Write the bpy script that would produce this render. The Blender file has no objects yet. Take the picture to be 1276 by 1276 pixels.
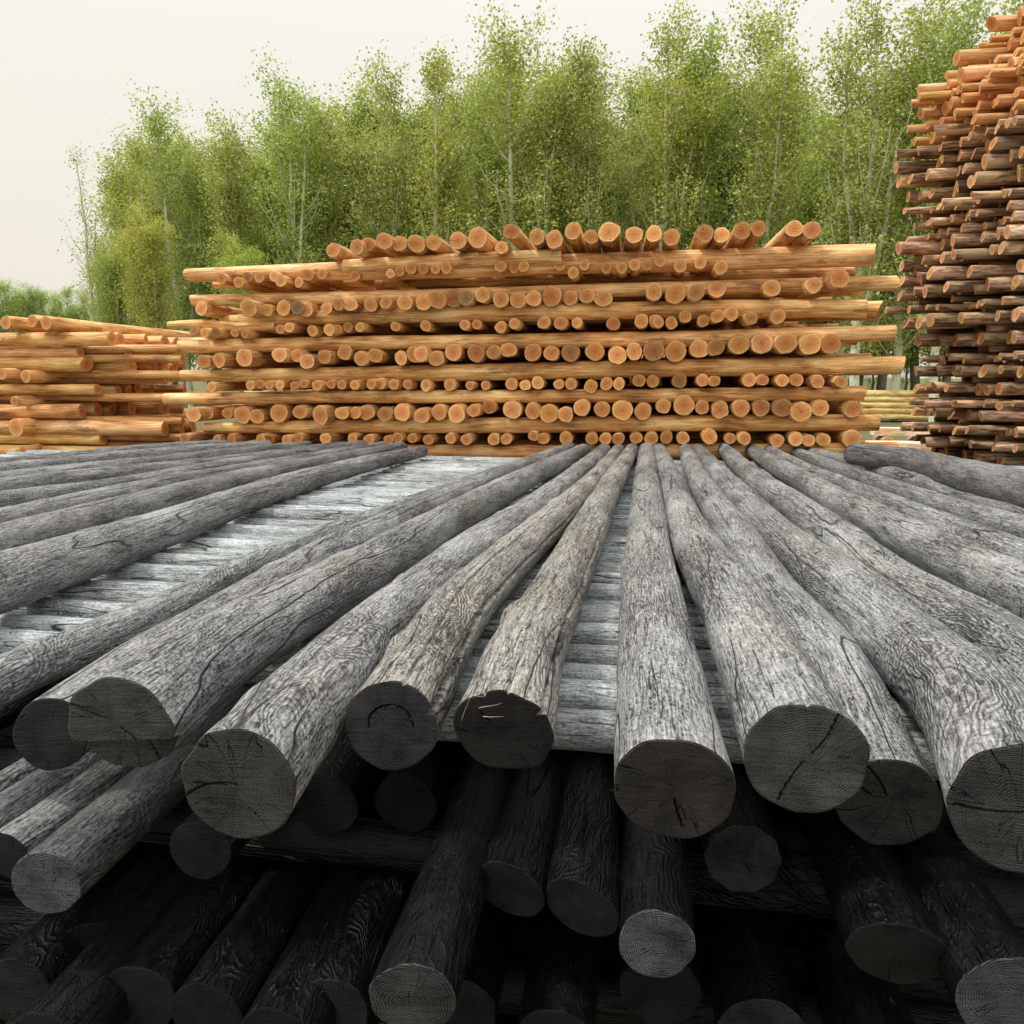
import bpy, math, random
import numpy as np
from mathutils import Matrix, Vector

rnd = random.Random(11)
S = bpy.context.scene
COL = S.collection
R = math.radians

# ------------------------------------------------------------------ camera
W = 1276.0
F = 950.0
PITCH = math.atan(168.0 / F)
YAW = math.atan(152.0 / F * math.cos(PITCH))
HC = 1.75                                  # eye height above the ground
cam_d = bpy.data.cameras.new('camera')
cam = bpy.data.objects.new('camera', cam_d)
COL.objects.link(cam)
cam_d.sensor_width = 36.0
cam_d.lens = 36.0 * F / W
cam_d.clip_start = 0.05
cam_d.clip_end = 3000
cam.location = (0, 0, HC)
cam.rotation_euler = (math.pi / 2 - PITCH, 0, YAW)
S.camera = cam
S.render.resolution_x = 1024
S.render.resolution_y = 1024
CR = Matrix.Rotation(YAW, 3, 'Z') @ Matrix.Rotation(math.pi / 2 - PITCH, 3, 'X')
FWD = CR @ Vector((0, 0, -1))
CP = Vector((0, 0, HC))

def ray(px, py):
    return CR @ Vector(((px - W / 2) / F, -(py - W / 2) / F, -1.0))
def on_z(px, py, z):
    d = ray(px, py); return CP + d * ((z - HC) / d.z)
def on_y(px, py, y):
    d = ray(px, py); return CP + d * (y / d.y)
def depth(p):
    return (Vector(p) - CP).dot(FWD)

# ------------------------------------------------------------------ light
SUN_EL, SUN_AZ = R(60), R(-102)            # azimuth measured from +Y towards +X: from the left, a little behind
sd = Vector((math.sin(SUN_AZ) * math.cos(SUN_EL), math.cos(SUN_AZ) * math.cos(SUN_EL), math.sin(SUN_EL)))
sun_l = bpy.data.lights.new('sun', 'SUN')
sun_l.energy = 2.6
sun_l.angle = R(9)
sun_l.color = (1.0, 0.95, 0.86)
sun = bpy.data.objects.new('sun', sun_l)
COL.objects.link(sun)
sun.rotation_euler = sd.to_track_quat('Z', 'Y').to_euler()

world = bpy.data.worlds.new('World')
S.world = world
world.use_nodes = True
wt = world.node_tree
wt.nodes.clear()
wo = wt.nodes.new('ShaderNodeOutputWorld')
bg = wt.nodes.new('ShaderNodeBackground')
bg.inputs['Strength'].default_value = 1.0
sky = wt.nodes.new('ShaderNodeTexSky')
sky.sky_type = 'NISHITA'
sky.sun_disc = False
sky.sun_elevation = SUN_EL
sky.sun_rotation = SUN_AZ
sky.dust_density = 5
sc_ = wt.nodes.new('ShaderNodeVectorMath'); sc_.operation = 'SCALE'; sc_.inputs['Scale'].default_value = 0.008
tc = wt.nodes.new('ShaderNodeTexCoord')
sp = wt.nodes.new('ShaderNodeSeparateXYZ')
mr = wt.nodes.new('ShaderNodeValToRGB')    # an overcast sky: cream at the horizon, brighter overhead
mr.color_ramp.elements[0].position = 0.0
mr.color_ramp.elements[0].color = (0.85, 0.79, 0.68, 1)
mr.color_ramp.elements[1].position = 1.0
mr.color_ramp.elements[1].color = (1.0, 1.0, 1.0, 1)
e = mr.color_ramp.elements.new(0.30); e.color = (0.89, 0.865, 0.765, 1)
e = mr.color_ramp.elements.new(0.45); e.color = (0.94, 0.925, 0.85, 1)
gain = wt.nodes.new('ShaderNodeMapRange')  # CIE overcast: the zenith is brighter than the horizon
gain.inputs['From Min'].default_value = 0.40
gain.inputs['From Max'].default_value = 1.0
gain.inputs['To Min'].default_value = 1.0
gain.inputs['To Max'].default_value = 2.2
sc2 = wt.nodes.new('ShaderNodeVectorMath'); sc2.operation = 'SCALE'
cn = wt.nodes.new('ShaderNodeTexNoise'); cn.inputs['Scale'].default_value = 1.6; cn.inputs['Detail'].default_value = 3
cm = wt.nodes.new('ShaderNodeMapRange'); cm.inputs['To Min'].default_value = 0.95; cm.inputs['To Max'].default_value = 1.05
sc3 = wt.nodes.new('ShaderNodeVectorMath'); sc3.operation = 'SCALE'
ad = wt.nodes.new('ShaderNodeVectorMath'); ad.operation = 'ADD'
L = wt.links.new
L(tc.outputs['Generated'], sp.inputs[0]); L(sp.outputs['Z'], mr.inputs[0]); L(sp.outputs['Z'], gain.inputs['Value'])
L(mr.outputs[0], sc2.inputs[0]); L(gain.outputs[0], sc2.inputs['Scale'])
L(tc.outputs['Generated'], cn.inputs['Vector']); L(cn.outputs['Fac'], cm.inputs['Value'])
L(sc2.outputs[0], sc3.inputs[0]); L(cm.outputs[0], sc3.inputs['Scale'])
L(sky.outputs[0], sc_.inputs[0]); L(sc3.outputs[0], ad.inputs[0]); L(sc_.outputs[0], ad.inputs[1])
L(ad.outputs[0], bg.inputs['Color']); L(bg.outputs[0], wo.inputs['Surface'])

S.view_settings.view_transform = 'Standard'
S.view_settings.look = 'None'
S.view_settings.exposure = 0.0
S.view_settings.gamma = 1.0

# ------------------------------------------------------------------ node helpers
class NT:
    def __init__(s, name):
        s.m = bpy.data.materials.new(name); s.m.use_nodes = True
        s.t = s.m.node_tree; s.t.nodes.clear()
        s.out = s.t.nodes.new('ShaderNodeOutputMaterial')
    def n(s, typ, **kw):
        nd = s.t.nodes.new(typ)
        for k, v in kw.items(): setattr(nd, k, v)
        return nd
    def put(s, sock, v):
        if isinstance(v, bpy.types.NodeSocket): s.t.links.new(v, sock)
        else: sock.default_value = v
    def math(s, op, a, b=0.0, c=None, clamp=False):
        nd = s.n('ShaderNodeMath', operation=op, use_clamp=clamp)
        s.put(nd.inputs[0], a); s.put(nd.inputs[1], b)
        if c is not None: s.put(nd.inputs[2], c)
        return nd.outputs[0]
    def vmul(s, v, k):
        nd = s.n('ShaderNodeVectorMath', operation='MULTIPLY'); s.put(nd.inputs[0], v); s.put(nd.inputs[1], k); return nd.outputs[0]
    def vadd(s, v, k):
        nd = s.n('ShaderNodeVectorMath', operation='ADD'); s.put(nd.inputs[0], v); s.put(nd.inputs[1], k); return nd.outputs[0]
    def noise(s, vec, scale=1.0, detail=2.0, rough=0.5, dist=0.0):
        nd = s.n('ShaderNodeTexNoise'); s.put(nd.inputs['Vector'], vec)
        nd.inputs['Scale'].default_value = scale; nd.inputs['Detail'].default_value = detail
        nd.inputs['Roughness'].default_value = rough; nd.inputs['Distortion'].default_value = dist
        return nd.outputs['Fac']
    def ramp(s, fac, stops):
        nd = s.n('ShaderNodeValToRGB'); s.put(nd.inputs[0], fac)
        el = nd.color_ramp.elements
        for i, (p, c) in enumerate(stops):
            q = el[i] if i < 2 else el.new(p)
            q.position = p; q.color = (c, c, c, 1) if isinstance(c, (int, float)) else (*c, 1)
        return nd.outputs[0]
    def mix(s, fac, a, b, mode='MIX'):
        nd = s.n('ShaderNodeMix', data_type='RGBA', blend_type=mode)
        s.put(nd.inputs[0], fac)
        for i, v in ((6, a), (7, b)):
            s.put(nd.inputs[i], (*v, 1) if isinstance(v, tuple) and len(v) == 3 else v)
        return nd.outputs[2]
    def band(s, x, c, w):                  # 1 on a thin line where x crosses c
        d = s.math('ABSOLUTE', s.math('SUBTRACT', x, c))
        return s.math('SUBTRACT', 1.0, s.math('DIVIDE', d, w), clamp=True)
    def bsdf(s, col, rough, bump=None, dist=0.01, strength=1.0, spec=0.3):
        b = s.n('ShaderNodeBsdfPrincipled')
        s.put(b.inputs['Base Color'], (*col, 1) if isinstance(col, tuple) else col)
        s.put(b.inputs['Roughness'], rough); b.inputs['Specular IOR Level'].default_value = spec
        if bump is not None:
            bp = s.n('ShaderNodeBump'); bp.inputs['Distance'].default_value = dist; bp.inputs['Strength'].default_value = strength
            s.put(bp.inputs['Height'], bump); s.t.links.new(bp.outputs[0], b.inputs['Normal'])
        s.t.links.new(b.outputs[0], s.out.inputs['Surface'])
        return b

def wood_uv(N):
    uv = N.n('ShaderNodeUVMap').outputs[0]
    oi = N.n('ShaderNodeObjectInfo')
    off = N.n('ShaderNodeCombineXYZ')
    N.put(off.inputs[0], N.math('MULTIPLY', oi.outputs['Random'], 37.0))
    N.put(off.inputs[1], N.math('MULTIPLY', oi.outputs['Random'], 91.0))
    N.put(off.inputs[2], N.math('MULTIPLY', oi.outputs['Random'], 13.0))
    return uv, off.outputs[0], oi

def mat_weathered_side(name, dark, light, bumpd=0.006, wet=False, contour=1.0):
    N = NT(name)
    uv, off, oi = wood_uv(N)
    p = N.vadd(uv, off)
    field = N.noise(N.vmul(p, (5.0, 1.7, 1.0)), 1.0, 3.0, 0.55, 0.35)
    warp = N.noise(N.vmul(p, (26.0, 9.0, 1.0)), 1.0, 2.0)
    warp2 = N.noise(N.vmul(p, (90.0, 30.0, 1.0)), 1.0, 3.0, 0.6)
    ph = N.math('ADD', N.math('MULTIPLY', field, 260.0), N.math('ADD', N.math('MULTIPLY', warp, 9.0), N.math('MULTIPLY', warp2, 6.0)))
    sn = N.math('SINE', ph)
    line = N.ramp(sn, [(0.0, 0.0), (0.55, 1.0)]) if False else N.math('POWER', N.math('MULTIPLY_ADD', sn, 0.5, 0.5), 0.45)
    mask = N.ramp(N.noise(N.vmul(p, (4.0, 1.5, 1.0)), 1.0, 3.0), [(0.44, 0.12), (0.66, 0.95)])
    cont = N.math('SUBTRACT', 1.0, N.math('MULTIPLY', N.math('SUBTRACT', 1.0, line), N.math('MULTIPLY', mask, contour)))
    fibre = N.noise(N.vmul(p, (260.0, 16.0, 1.0)), 1.0, 3.0, 0.65)
    speck = N.noise(N.vmul(p, (170.0, 90.0, 1.0)), 1.0, 4.0, 0.75)
    blot = N.noise(N.vmul(p, (6.0, 2.2, 1.0)), 1.0, 5.0, 0.6)
    crackf = N.noise(N.vmul(p, (7.0, 0.55, 1.0)), 1.0, 2.0, 0.5)
    crackf2 = N.math('ADD', crackf, N.math('MULTIPLY', N.noise(N.vmul(p, (30.0, 14.0, 1.0)), 1.0, 2.0), 0.02))
    cm_ = N.ramp(N.noise(N.vmul(p, (5.0, 1.0, 1.0)), 1.0, 1.0), [(0.47, 0.0), (0.53, 1.0)])
    crack = N.math('MULTIPLY', N.band(crackf2, 0.515, 0.0065), cm_)
    c3 = N.noise(N.vmul(p, (16.0, 1.6, 1.0)), 1.0, 3.0, 0.6)
    cm3 = N.ramp(N.noise(N.vmul(p, (6.0, 3.0, 1.0)), 1.0, 1.0), [(0.50, 0.0), (0.60, 0.8)])
    crack = N.math('MAXIMUM', crack, N.math('MULTIPLY', N.band(c3, 0.5, 0.006), cm3))
    c4 = N.noise(N.vmul(p, (42.0, 1.5, 1.0)), 1.0, 3.0, 0.6)
    cm4 = N.ramp(N.noise(N.vmul(p, (9.0, 2.0, 1.0)), 1.0, 2.0), [(0.46, 0.0), (0.56, 0.7)])
    crack = N.math('MAXIMUM', crack, N.math('MULTIPLY', N.band(c4, 0.5, 0.012), cm4))
    vo = N.n('ShaderNodeTexVoronoi'); N.put(vo.inputs['Vector'], N.vmul(p, (9.0, 3.5, 1.0)))
    knot = N.math('SUBTRACT', 1.0, N.math('DIVIDE', vo.outputs['Distance'], 0.10), clamp=True)
    crack = N.math('MAXIMUM', crack, N.math('MULTIPLY', knot, N.ramp(N.noise(p, 3.0, 1.0), [(0.50, 0.0), (0.56, 0.9)])))
    v = N.math('MULTIPLY_ADD', blot, 1.0, -0.14)
    v = N.math('ADD', v, N.math('MULTIPLY', N.math('SUBTRACT', fibre, 0.5), 1.5))
    v = N.math('ADD', v, N.math('MULTIPLY', N.math('SUBTRACT', speck, 0.5), 1.7))
    v = N.math('MULTIPLY', v, N.math('MULTIPLY_ADD', cont, 0.72, 0.28))
    base = N.mix(N.math('MULTIPLY', v, 1.0, clamp=True), dark, light)
    tint = N.ramp(N.noise(N.vmul(p, (5.0, 2.0, 1.0)), 0.7, 3.0), [(0.40, (0.98, 1.0, 1.0)), (0.56, (1.0, 1.0, 0.99)), (0.78, (1.0, 0.93, 0.82))])
    base = N.mix(1.0, base, tint, 'MULTIPLY')
    base = N.mix(1.0, base, oi.outputs['Color'], 'MULTIPLY')
    base = N.mix(crack, base, (0.012, 0.012, 0.013))
    h = N.math('ADD', N.math('MULTIPLY', cont, 0.75), N.math('MULTIPLY', fibre, 0.35))
    h = N.math('ADD', h, N.math('MULTIPLY', speck, 0.35))
    h = N.math('SUBTRACT', h, N.math('MULTIPLY', crack, 1.6))
    N.bsdf(base, N.math('MULTIPLY_ADD', N.noise(N.vmul(p, (40.0, 22.0, 1.0)), 1.0, 3.0, 0.6), 0.9, -0.08) if wet else N.math('MULTIPLY_ADD', speck, 0.5, 0.27), h, bumpd, 1.0, 0.24 if wet else 0.45)
    return N.m

def ring_nodes(N, ring_freq):
    uv, off, oi = wood_uv(N)
    q = N.vadd(uv, off)
    w = N.noise(q, 9.0, 2.0)
    ln = N.n('ShaderNodeVectorMath', operation='LENGTH'); N.put(ln.inputs[0], uv)
    w2 = N.noise(q, 70.0, 2.0, 0.6)
    r = N.math('ADD', ln.outputs['Value'], N.math('ADD', N.math('MULTIPLY', N.math('SUBTRACT', w, 0.5), 0.04), N.math('MULTIPLY', N.math('SUBTRACT', w2, 0.5), 0.004)))
    ring = N.math('MULTIPLY_ADD', N.math('SINE', N.math('MULTIPLY', r, ring_freq)), 0.5, 0.5)
    nm = N.n('ShaderNodeVectorMath', operation='NORMALIZE'); N.put(nm.inputs[0], uv)
    a = N.vadd(N.vadd(N.vmul(nm.outputs[0], (1.25, 1.25, 1)), N.vmul(uv, (2.2, 2.2, 1))), off)
    ra = N.math('ADD', N.noise(a, 1.3, 2.0), N.math('MULTIPLY', N.noise(q, 60.0, 2.0), 0.03))
    rad = N.math('MULTIPLY', N.band(ra, 0.52, 0.006), N.ramp(N.noise(q, 10.0, 1.0), [(0.40, 0.0), (0.50, 1.0)]))
    return uv, q, oi, ln.outputs['Value'], r, ring, rad

def mat_dark_end(name, dark, light, rw=0.30, bias=0.80):
    N = NT(name)
    uv, q, oi, ln, r, ring, rad = ring_nodes(N, 1500.0)
    saw = N.noise(N.vmul(q, (14.0, 190.0, 1.0)), 1.0, 3.0, 0.6)
    grit = N.noise(q, 260.0, 3.0, 0.7)
    blot = N.noise(q, 16.0, 3.0)
    v = N.math('ADD', N.math('MULTIPLY', N.math('MULTIPLY', ring, blot), rw), N.math('MULTIPLY', saw, 0.55))
    v = N.math('ADD', v, N.math('MULTIPLY', grit, 0.9))
    v = N.math('ADD', v, N.math('MULTIPLY', blot, 0.9))
    v = N.math('SUBTRACT', v, bias, clamp=True)
    base = N.mix(v, dark, light)
    base = N.mix(1.0, base, oi.outputs['Color'], 'MULTIPLY')
    base = N.mix(rad, base, (0.004, 0.004, 0.004))
    h = N.math('ADD', N.math('MULTIPLY', ring, 0.25), N.math('ADD', N.math('MULTIPLY', saw, 0.8), N.math('MULTIPLY', grit, 0.9)))
    h = N.math('SUBTRACT', h, N.math('MULTIPLY', rad, 2.5))
    N.bsdf(base, 0.8, h, 0.0045, 1.0, 0.15)
    return N.m

def mat_fresh_side(name, bark=0.5):
    N = NT(name)
    uv, off, oi = wood_uv(N)
    p = N.vadd(uv, off)
    fibre = N.noise(N.vmul(p, (60.0, 3.0, 1.0)), 1.0, 3.0, 0.6)
    blot = N.noise(N.vmul(p, (6.0, 1.4, 1.0)), 1.0, 4.0, 0.6)
    base = N.ramp(N.math('ADD', N.math('MULTIPLY', fibre, 0.5), N.math('MULTIPLY', blot, 0.6)),
                  [(0.38, (0.27, 0.105, 0.034)), (0.53, (0.68, 0.36, 0.135)), (0.66, (0.92, 0.64, 0.31))])
    vo = N.n('ShaderNodeTexVoronoi'); N.put(vo.inputs['Vector'], N.vmul(p, (5.5, 2.6, 1.0)))
    knot = N.math('SUBTRACT', 1.0, N.math('DIVIDE', vo.outputs['Distance'], 0.085), clamp=True)
    knot = N.math('MULTIPLY', knot, N.ramp(N.noise(p, 2.0, 1.0), [(0.48, 0.0), (0.55, 1.0)]))
    base = N.mix(knot, base, (0.10, 0.035, 0.012))
    bk = N.ramp(N.noise(N.vmul(p, (9.0, 2.5, 1.0)), 1.0, 5.0, 0.7), [(0.56, 0.0), (0.63, 1.0)])
    bk = N.math('MULTIPLY', bk, bark)
    base = N.mix(bk, base, (0.16, 0.060, 0.022))
    base = N.mix(1.0, base, oi.outputs['Color'], 'MULTIPLY')
    h = N.math('ADD', fibre, N.math('ADD', N.math('MULTIPLY', bk, 0.8), N.math('MULTIPLY', knot, 0.8)))
    N.bsdf(base, 0.6, h, 0.009, 0.9, 0.3)
    return N.m

def mat_fresh_end(name):
    N = NT(name)
    uv, q, oi, ln, r, ring, rad = ring_nodes(N, 420.0)
    blot = N.noise(q, 12.0, 3.0)
    # the second UV holds the distance from the pith as a share of the radius
    u2 = N.n('ShaderNodeUVMap'); u2.uv_map = 'rel'
    sx = N.n('ShaderNodeSeparateXYZ'); N.put(sx.inputs[0], u2.outputs[0])
    rel = N.math('ADD', sx.outputs[0], N.math('MULTIPLY', N.math('SUBTRACT', blot, 0.5), 0.30))
    base = N.ramp(rel, [(0.05, (0.50, 0.19, 0.065)), (0.22, (0.68, 0.29, 0.10)), (0.58, (0.80, 0.34, 0.12)), (0.80, (0.84, 0.44, 0.16)), (0.88, (0.98, 0.68, 0.34)), (1.0, (0.50, 0.22, 0.08))])
    base = N.mix(N.math('MULTIPLY', ring, 0.30), base, (0.40, 0.15, 0.05))
    base = N.mix(N.math('MULTIPLY', N.ramp(blot, [(0.5, 0.0), (0.75, 1.0)]), 0.35), base, (0.30, 0.14, 0.07))
    base = N.mix(1.0, base, oi.outputs['Color'], 'MULTIPLY')
    base = N.mix(N.math('MULTIPLY', rad, 0.8), base, (0.07, 0.03, 0.015))
    h = N.math('SUBTRACT', N.math('ADD', ring, N.noise(q, 160.0, 2.0)), N.math('MULTIPLY', rad, 2.0))
    N.bsdf(base, 0.7, h, 0.004, 0.7, 0.2)
    return N.m

def mat_bark_side(name):
    N = NT(name)
    uv, off, oi = wood_uv(N)
    p = N.vadd(uv, off)
    fibre = N.noise(N.vmul(p, (45.0, 6.0, 1.0)), 1.0, 4.0, 0.65)
    blot = N.noise(N.vmul(p, (6.0, 2.2, 1.0)), 1.0, 5.0, 0.6)
    base = N.ramp(N.math('ADD', N.math('MULTIPLY', fibre, 0.6), N.math('MULTIPLY', blot, 0.45)),
                  [(0.38, (0.040, 0.023, 0.016)), (0.52, (0.22, 0.130, 0.076)), (0.68, (0.62, 0.44, 0.31))])
    pe = N.ramp(N.noise(N.vmul(p, (5.0, 1.3, 1.0)), 1.0, 4.0, 0.6), [(0.53, 0.0), (0.58, 0.8)])
    base = N.mix(pe, base, (0.46, 0.31, 0.20))
    base = N.mix(1.0, base, oi.outputs['Color'], 'MULTIPLY')
    N.bsdf(base, 0.85, N.math('ADD', fibre, N.math('MULTIPLY', pe, -0.6)), 0.014, 0.9, 0.15)
    return N.m

M_SIDE = mat_weathered_side('weathered_wood', (0.008, 0.0085, 0.010), (0.56, 0.565, 0.565))
M_CROSS = mat_weathered_side('silvered_wood', (0.07, 0.076, 0.08), (0.72, 0.77, 0.78), 0.006, contour=0.5)
M_BLACK = mat_weathered_side('tarred_shaded_wood', (0.0004, 0.0004, 0.0006), (0.0085, 0.009, 0.011), 0.008, wet=True, contour=0.6)  # tar black, with the shade of the lower layers put into the colour
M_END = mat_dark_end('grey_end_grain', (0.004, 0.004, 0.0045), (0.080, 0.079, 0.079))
M_END2 = mat_dark_end('black_end_grain', (0.0008, 0.0008, 0.0008), (0.034, 0.034, 0.037))  # end grain of the lower layers, their shade put into the colour
M_ENDR = mat_dark_end('ringed_end_grain', (0.003, 0.003, 0.003), (0.062, 0.062, 0.066), 1.2, 0.95)
M_FRESH = mat_fresh_side('peeled_pine')
M_FEND = mat_fresh_end('fresh_end_grain')
M_BARK = mat_bark_side('bark_brown')

# ------------------------------------------------------------------ log builder
def num(n):
    ones = ['', 'first', 'second', 'third', 'fourth', 'fifth', 'sixth', 'seventh', 'eighth', 'ninth', 'tenth', 'eleventh', 'twelfth',
            'thirteenth', 'fourteenth', 'fifteenth', 'sixteenth', 'seventeenth', 'eighteenth', 'nineteenth']
    tens = {2: ('twentieth', 'twenty'), 3: ('thirtieth', 'thirty'), 4: ('fortieth', 'forty'), 5: ('fiftieth', 'fifty')}
    if n < 20: return ones[n]
    t, o = divmod(n, 10)
    return tens[t][0] if o == 0 else tens[t][1] + '-' + ones[o]

def spline(pts, n):
    """resample a polyline of (t, x, y, z, r) smoothly in n steps of t"""
    P = np.array(pts, float)
    t = P[:, 0]
    tt = np.linspace(t[0], t[-1], n)
    m = np.gradient(P[:, 1:], t, axis=0) if len(P) > 2 else np.tile((P[-1, 1:] - P[0, 1:]) / (t[-1] - t[0]), (len(P), 1))
    out = np.zeros((n, P.shape[1] - 1))
    idx = np.clip(np.searchsorted(t, tt) - 1, 0, len(t) - 2)
    h = (t[idx + 1] - t[idx])[:, None]
    s = ((tt - t[idx]) / h[:, 0])[:, None]
    p0, p1 = P[idx, 1:], P[idx + 1, 1:]
    m0, m1 = m[idx], m[idx + 1]
    out = (2*s**3 - 3*s**2 + 1)*p0 + (s**3 - 2*s**2 + s)*h*m0 + (-2*s**3 + 3*s**2)*p1 + (s**3 - s**2)*h*m1
    return out

def new_mesh(name, V, Fc, mat, uvs=None, uv2=None, smooth=True):
    me = bpy.data.meshes.new(name)
    me.from_pydata(V.tolist() if hasattr(V, 'tolist') else V, [], Fc)
    me.materials.append(mat)
    if smooth: me.polygons.foreach_set('use_smooth', [True] * len(me.polygons))
    if uvs is not None:
        l = me.uv_layers.new(name='UVMap'); l.data.foreach_set('uv', np.asarray(uvs, dtype=np.float32).ravel())
    if uv2 is not None:
        l = me.uv_layers.new(name='rel'); l.data.foreach_set('uv', np.asarray(uv2, dtype=np.float32).ravel())
    me.update()
    return me

def build_log(name, ctrl, mat, mat_end, segs=14, rings=14, rough=0.05, lumps=0.0, knots=0, tilt=(0, 0), tilt_far=(0, 0),
              ends='near', step=None, splits=(), ring_crack=0.0, end_cracks=0, seed=0, color=(1, 1, 1), ecolor=None, disc=4, squash=1.0):
    """ctrl: control points (x, y, z, r) from the near end to the far end. One tube whose near (and far) sawn end is a child."""
    g = np.random.default_rng(seed)
    C = [Vector(c[:3]) for c in ctrl]
    org = C[0]
    ax = (C[-1] - C[0]).normalized()
    up = Vector((0, 0, 1))
    xax = ax.cross(up).normalized()
    zax = xax.cross(ax).normalized()
    Mx = Matrix((xax, ax, zax)).transposed()          # local Y runs along the log
    loc = [Mx.transposed() @ (c - org) for c in C]
    pts = [(l.y, l.x, l.z, c[3]) for l, c in zip(loc, ctrl)]
    prof = spline([(p[0], p[1], p[2], p[3]) for p in pts], rings)
    ly = np.linspace(pts[0][0], pts[-1][0], rings)
    th = -math.pi / 2 + np.arange(segs + 1) * 2 * math.pi / segs      # the seam lies underneath
    T, Y = np.meshgrid(th, ly)
    dr = np.zeros_like(T)
    for k in range(7):
        m = k % 4 + 1 if k < 5 else g.integers(4, 8)
        a = rough * g.uniform(0.3, 1.0) / (1 + 0.6 * k)
        dr += a * np.cos(m * T + g.uniform(0, 6.28)) * np.cos(Y * g.uniform(0.4, 2.6) * (1 + 0.5 * k) + g.uniform(0, 6.28))
    if lumps:
        for k in range(12):
            m = g.integers(2, 11)
            dr += lumps * g.uniform(0.3, 1) * np.cos(m * T + g.uniform(0, 6.28) + 1.3 * np.sin(Y * g.uniform(1, 4) + k)) * np.cos(Y * g.uniform(5, 24) + g.uniform(0, 6.28))
    for k in range(knots):
        y0 = ly[0] + (ly[-1] - ly[0]) * g.uniform(0.03, 0.9); t0 = g.uniform(0, math.pi)
        dd = (((T - t0) * 0.10 / 0.035) ** 2 + ((Y - y0) / 0.05) ** 2)
        dr += g.uniform(0.05, 0.13) * np.exp(-dd)
    for (a0, ya, yb, wd, dp_) in splits:        # open drying splits running along the log
        win = np.clip((Y - ya) / 0.12, 0, 1) * np.clip((yb - Y) / 0.3, 0, 1)
        aw = a0 + 0.10 * np.sin(Y * 1.7 + a0 * 5) + 0.03 * np.sin(Y * 11 + a0)
        dr -= dp_ * win * np.exp(-((T - aw) / wd) ** 2)
    rr = prof[:, 2][:, None] * (1 + dr)
    rr[:, -1] = rr[:, 0]
    X = prof[:, 0][:, None] + rr * np.cos(T)
    Z = prof[:, 1][:, None] + rr * np.sin(T) * squash
    Yv = Y.copy()
    def off(x, z, near=True):
        if near:
            o = x * tilt[0] + z * tilt[1]
            if step is not None: o = o + np.where(z < step[0] + 0.05 * x, step[1], 0.0)
            return o
        return x * tilt_far[0] + z * tilt_far[1]
    Yv[0] += off(X[0], Z[0])
    if rings > 4: Yv[1] += off(X[1], Z[1]) * 0.99
    if rings > 30:
        for i in range(2, 14): Yv[i] += off(X[i], Z[i]) * (1 - (i - 1) / 13.0)
    Yv[-1] += off(X[-1], Z[-1], False)
    n = segs
    V = np.stack([X[:, :n], Yv[:, :n], Z[:, :n]], -1).reshape(-1, 3)
    faces, uvs = [], []
    cu = float(np.mean(prof[:, 2]))
    for i in range(rings - 1):
        for j in range(n):
            j2 = (j + 1) % n
            faces.append((i*n + j, i*n + j2, (i+1)*n + j2, (i+1)*n + j))
            u0, u1 = j * 2*math.pi/n * cu, (j+1) * 2*math.pi/n * cu
            uvs += [(u0, ly[i]), (u1, ly[i]), (u1, ly[i+1]), (u0, ly[i+1])]
    if ends != 'both':
        faces.append(tuple((rings-1)*n + j for j in range(n)))
        uvs += [(0.01 * math.cos(t), ly[-1]) for t in th[:n]]
    body = bpy.data.objects.new(name, new_mesh(name, V, faces, mat, uvs))
    body.matrix_world = Matrix.Translation(org) @ Mx.to_4x4()
    COL.objects.link(body)
    body.color = (*color, 1)
    def cap(i, near):
        ex, ez = X[i, :n], Z[i, :n]
        cx, cz = ex.mean(), ez.mean()
        px_, pz_ = cx + 0.12 * cu * g.normal(), cz + 0.12 * cu * g.normal()
        vs, u1_, u2_ = [], [], []
        fr = [1.0] + [0.965 - 0.965 * k / disc for k in range(disc)]
        crk = [(g.uniform(-3.1, 3.1), g.uniform(0.0, 0.45), g.uniform(0.6, 1.1), g.uniform(-.5, .5)) for _ in range(end_cracks)]
        for q, s_ in enumerate(fr):
            x = cx + (ex - cx) * s_; z = cz + (ez - cz) * s_
            y = (ly[0] if near else ly[-1]) + off(x, z, near) + (0.0 if q == 0 else (-1 if near else 1) * 0.025 * cu)
            if disc > 10 and 0 < q:
                angs = np.arctan2(z - cz, x - cx)
                for (a0, f0, f1, bend) in crk:
                    if f0 < s_ < f1:
                        dd = np.abs((angs - a0 - bend * (s_ - f0) + math.pi) % (2 * math.pi) - math.pi) * s_
                        y = y + np.where(dd < 0.017, 0.014, 0.0)
                if ring_crack and abs(s_ - ring_crack) < 0.025:
                    y = y + np.where(np.sin(angs + .2 * np.sin(angs * 3)) > -0.05, 0.018, 0.0)
            vs += list(zip(x, y, z))
        k0 = len(vs)
        yc = (ly[0] if near else ly[-1]) + float(off(np.array(cx), np.array(cz), near)) + (-1 if near else 1) * 0.025 * cu
        vs.append((cx, yc, cz))
        fs = []
        for a in range(len(fr) - 1):
            for j in range(n):
                j2 = (j+1) % n
                f = (a*n + j, (a+1)*n + j, (a+1)*n + j2, a*n + j2)
                fs.append(f if near else f[::-1])
        a = len(fr) - 1
        for j in range(n):
            f = (a*n + j, k0, a*n + (j+1) % n)
            fs.append(f if near else f[::-1])
        A = np.array(vs)
        lp = [v for f in fs for v in f]
        uv = [(A[v][0] - px_, A[v][2] - pz_) for v in lp]
        rel = [fr[v // n] if v < k0 else 0.0 for v in lp]
        me = new_mesh('cut_end', A, fs, mat_end, uv, [(r_, 0) for r_ in rel], smooth=False)
        o = bpy.data.objects.new('cut_end', me)
        COL.objects.link(o); o.parent = body
        o.color = (*(ecolor or color), 1)
        return o
    if ends in ('near', 'both'): cap(0, True)
    if ends in ('far', 'both') : cap(rings - 1, False)
    return body

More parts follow.
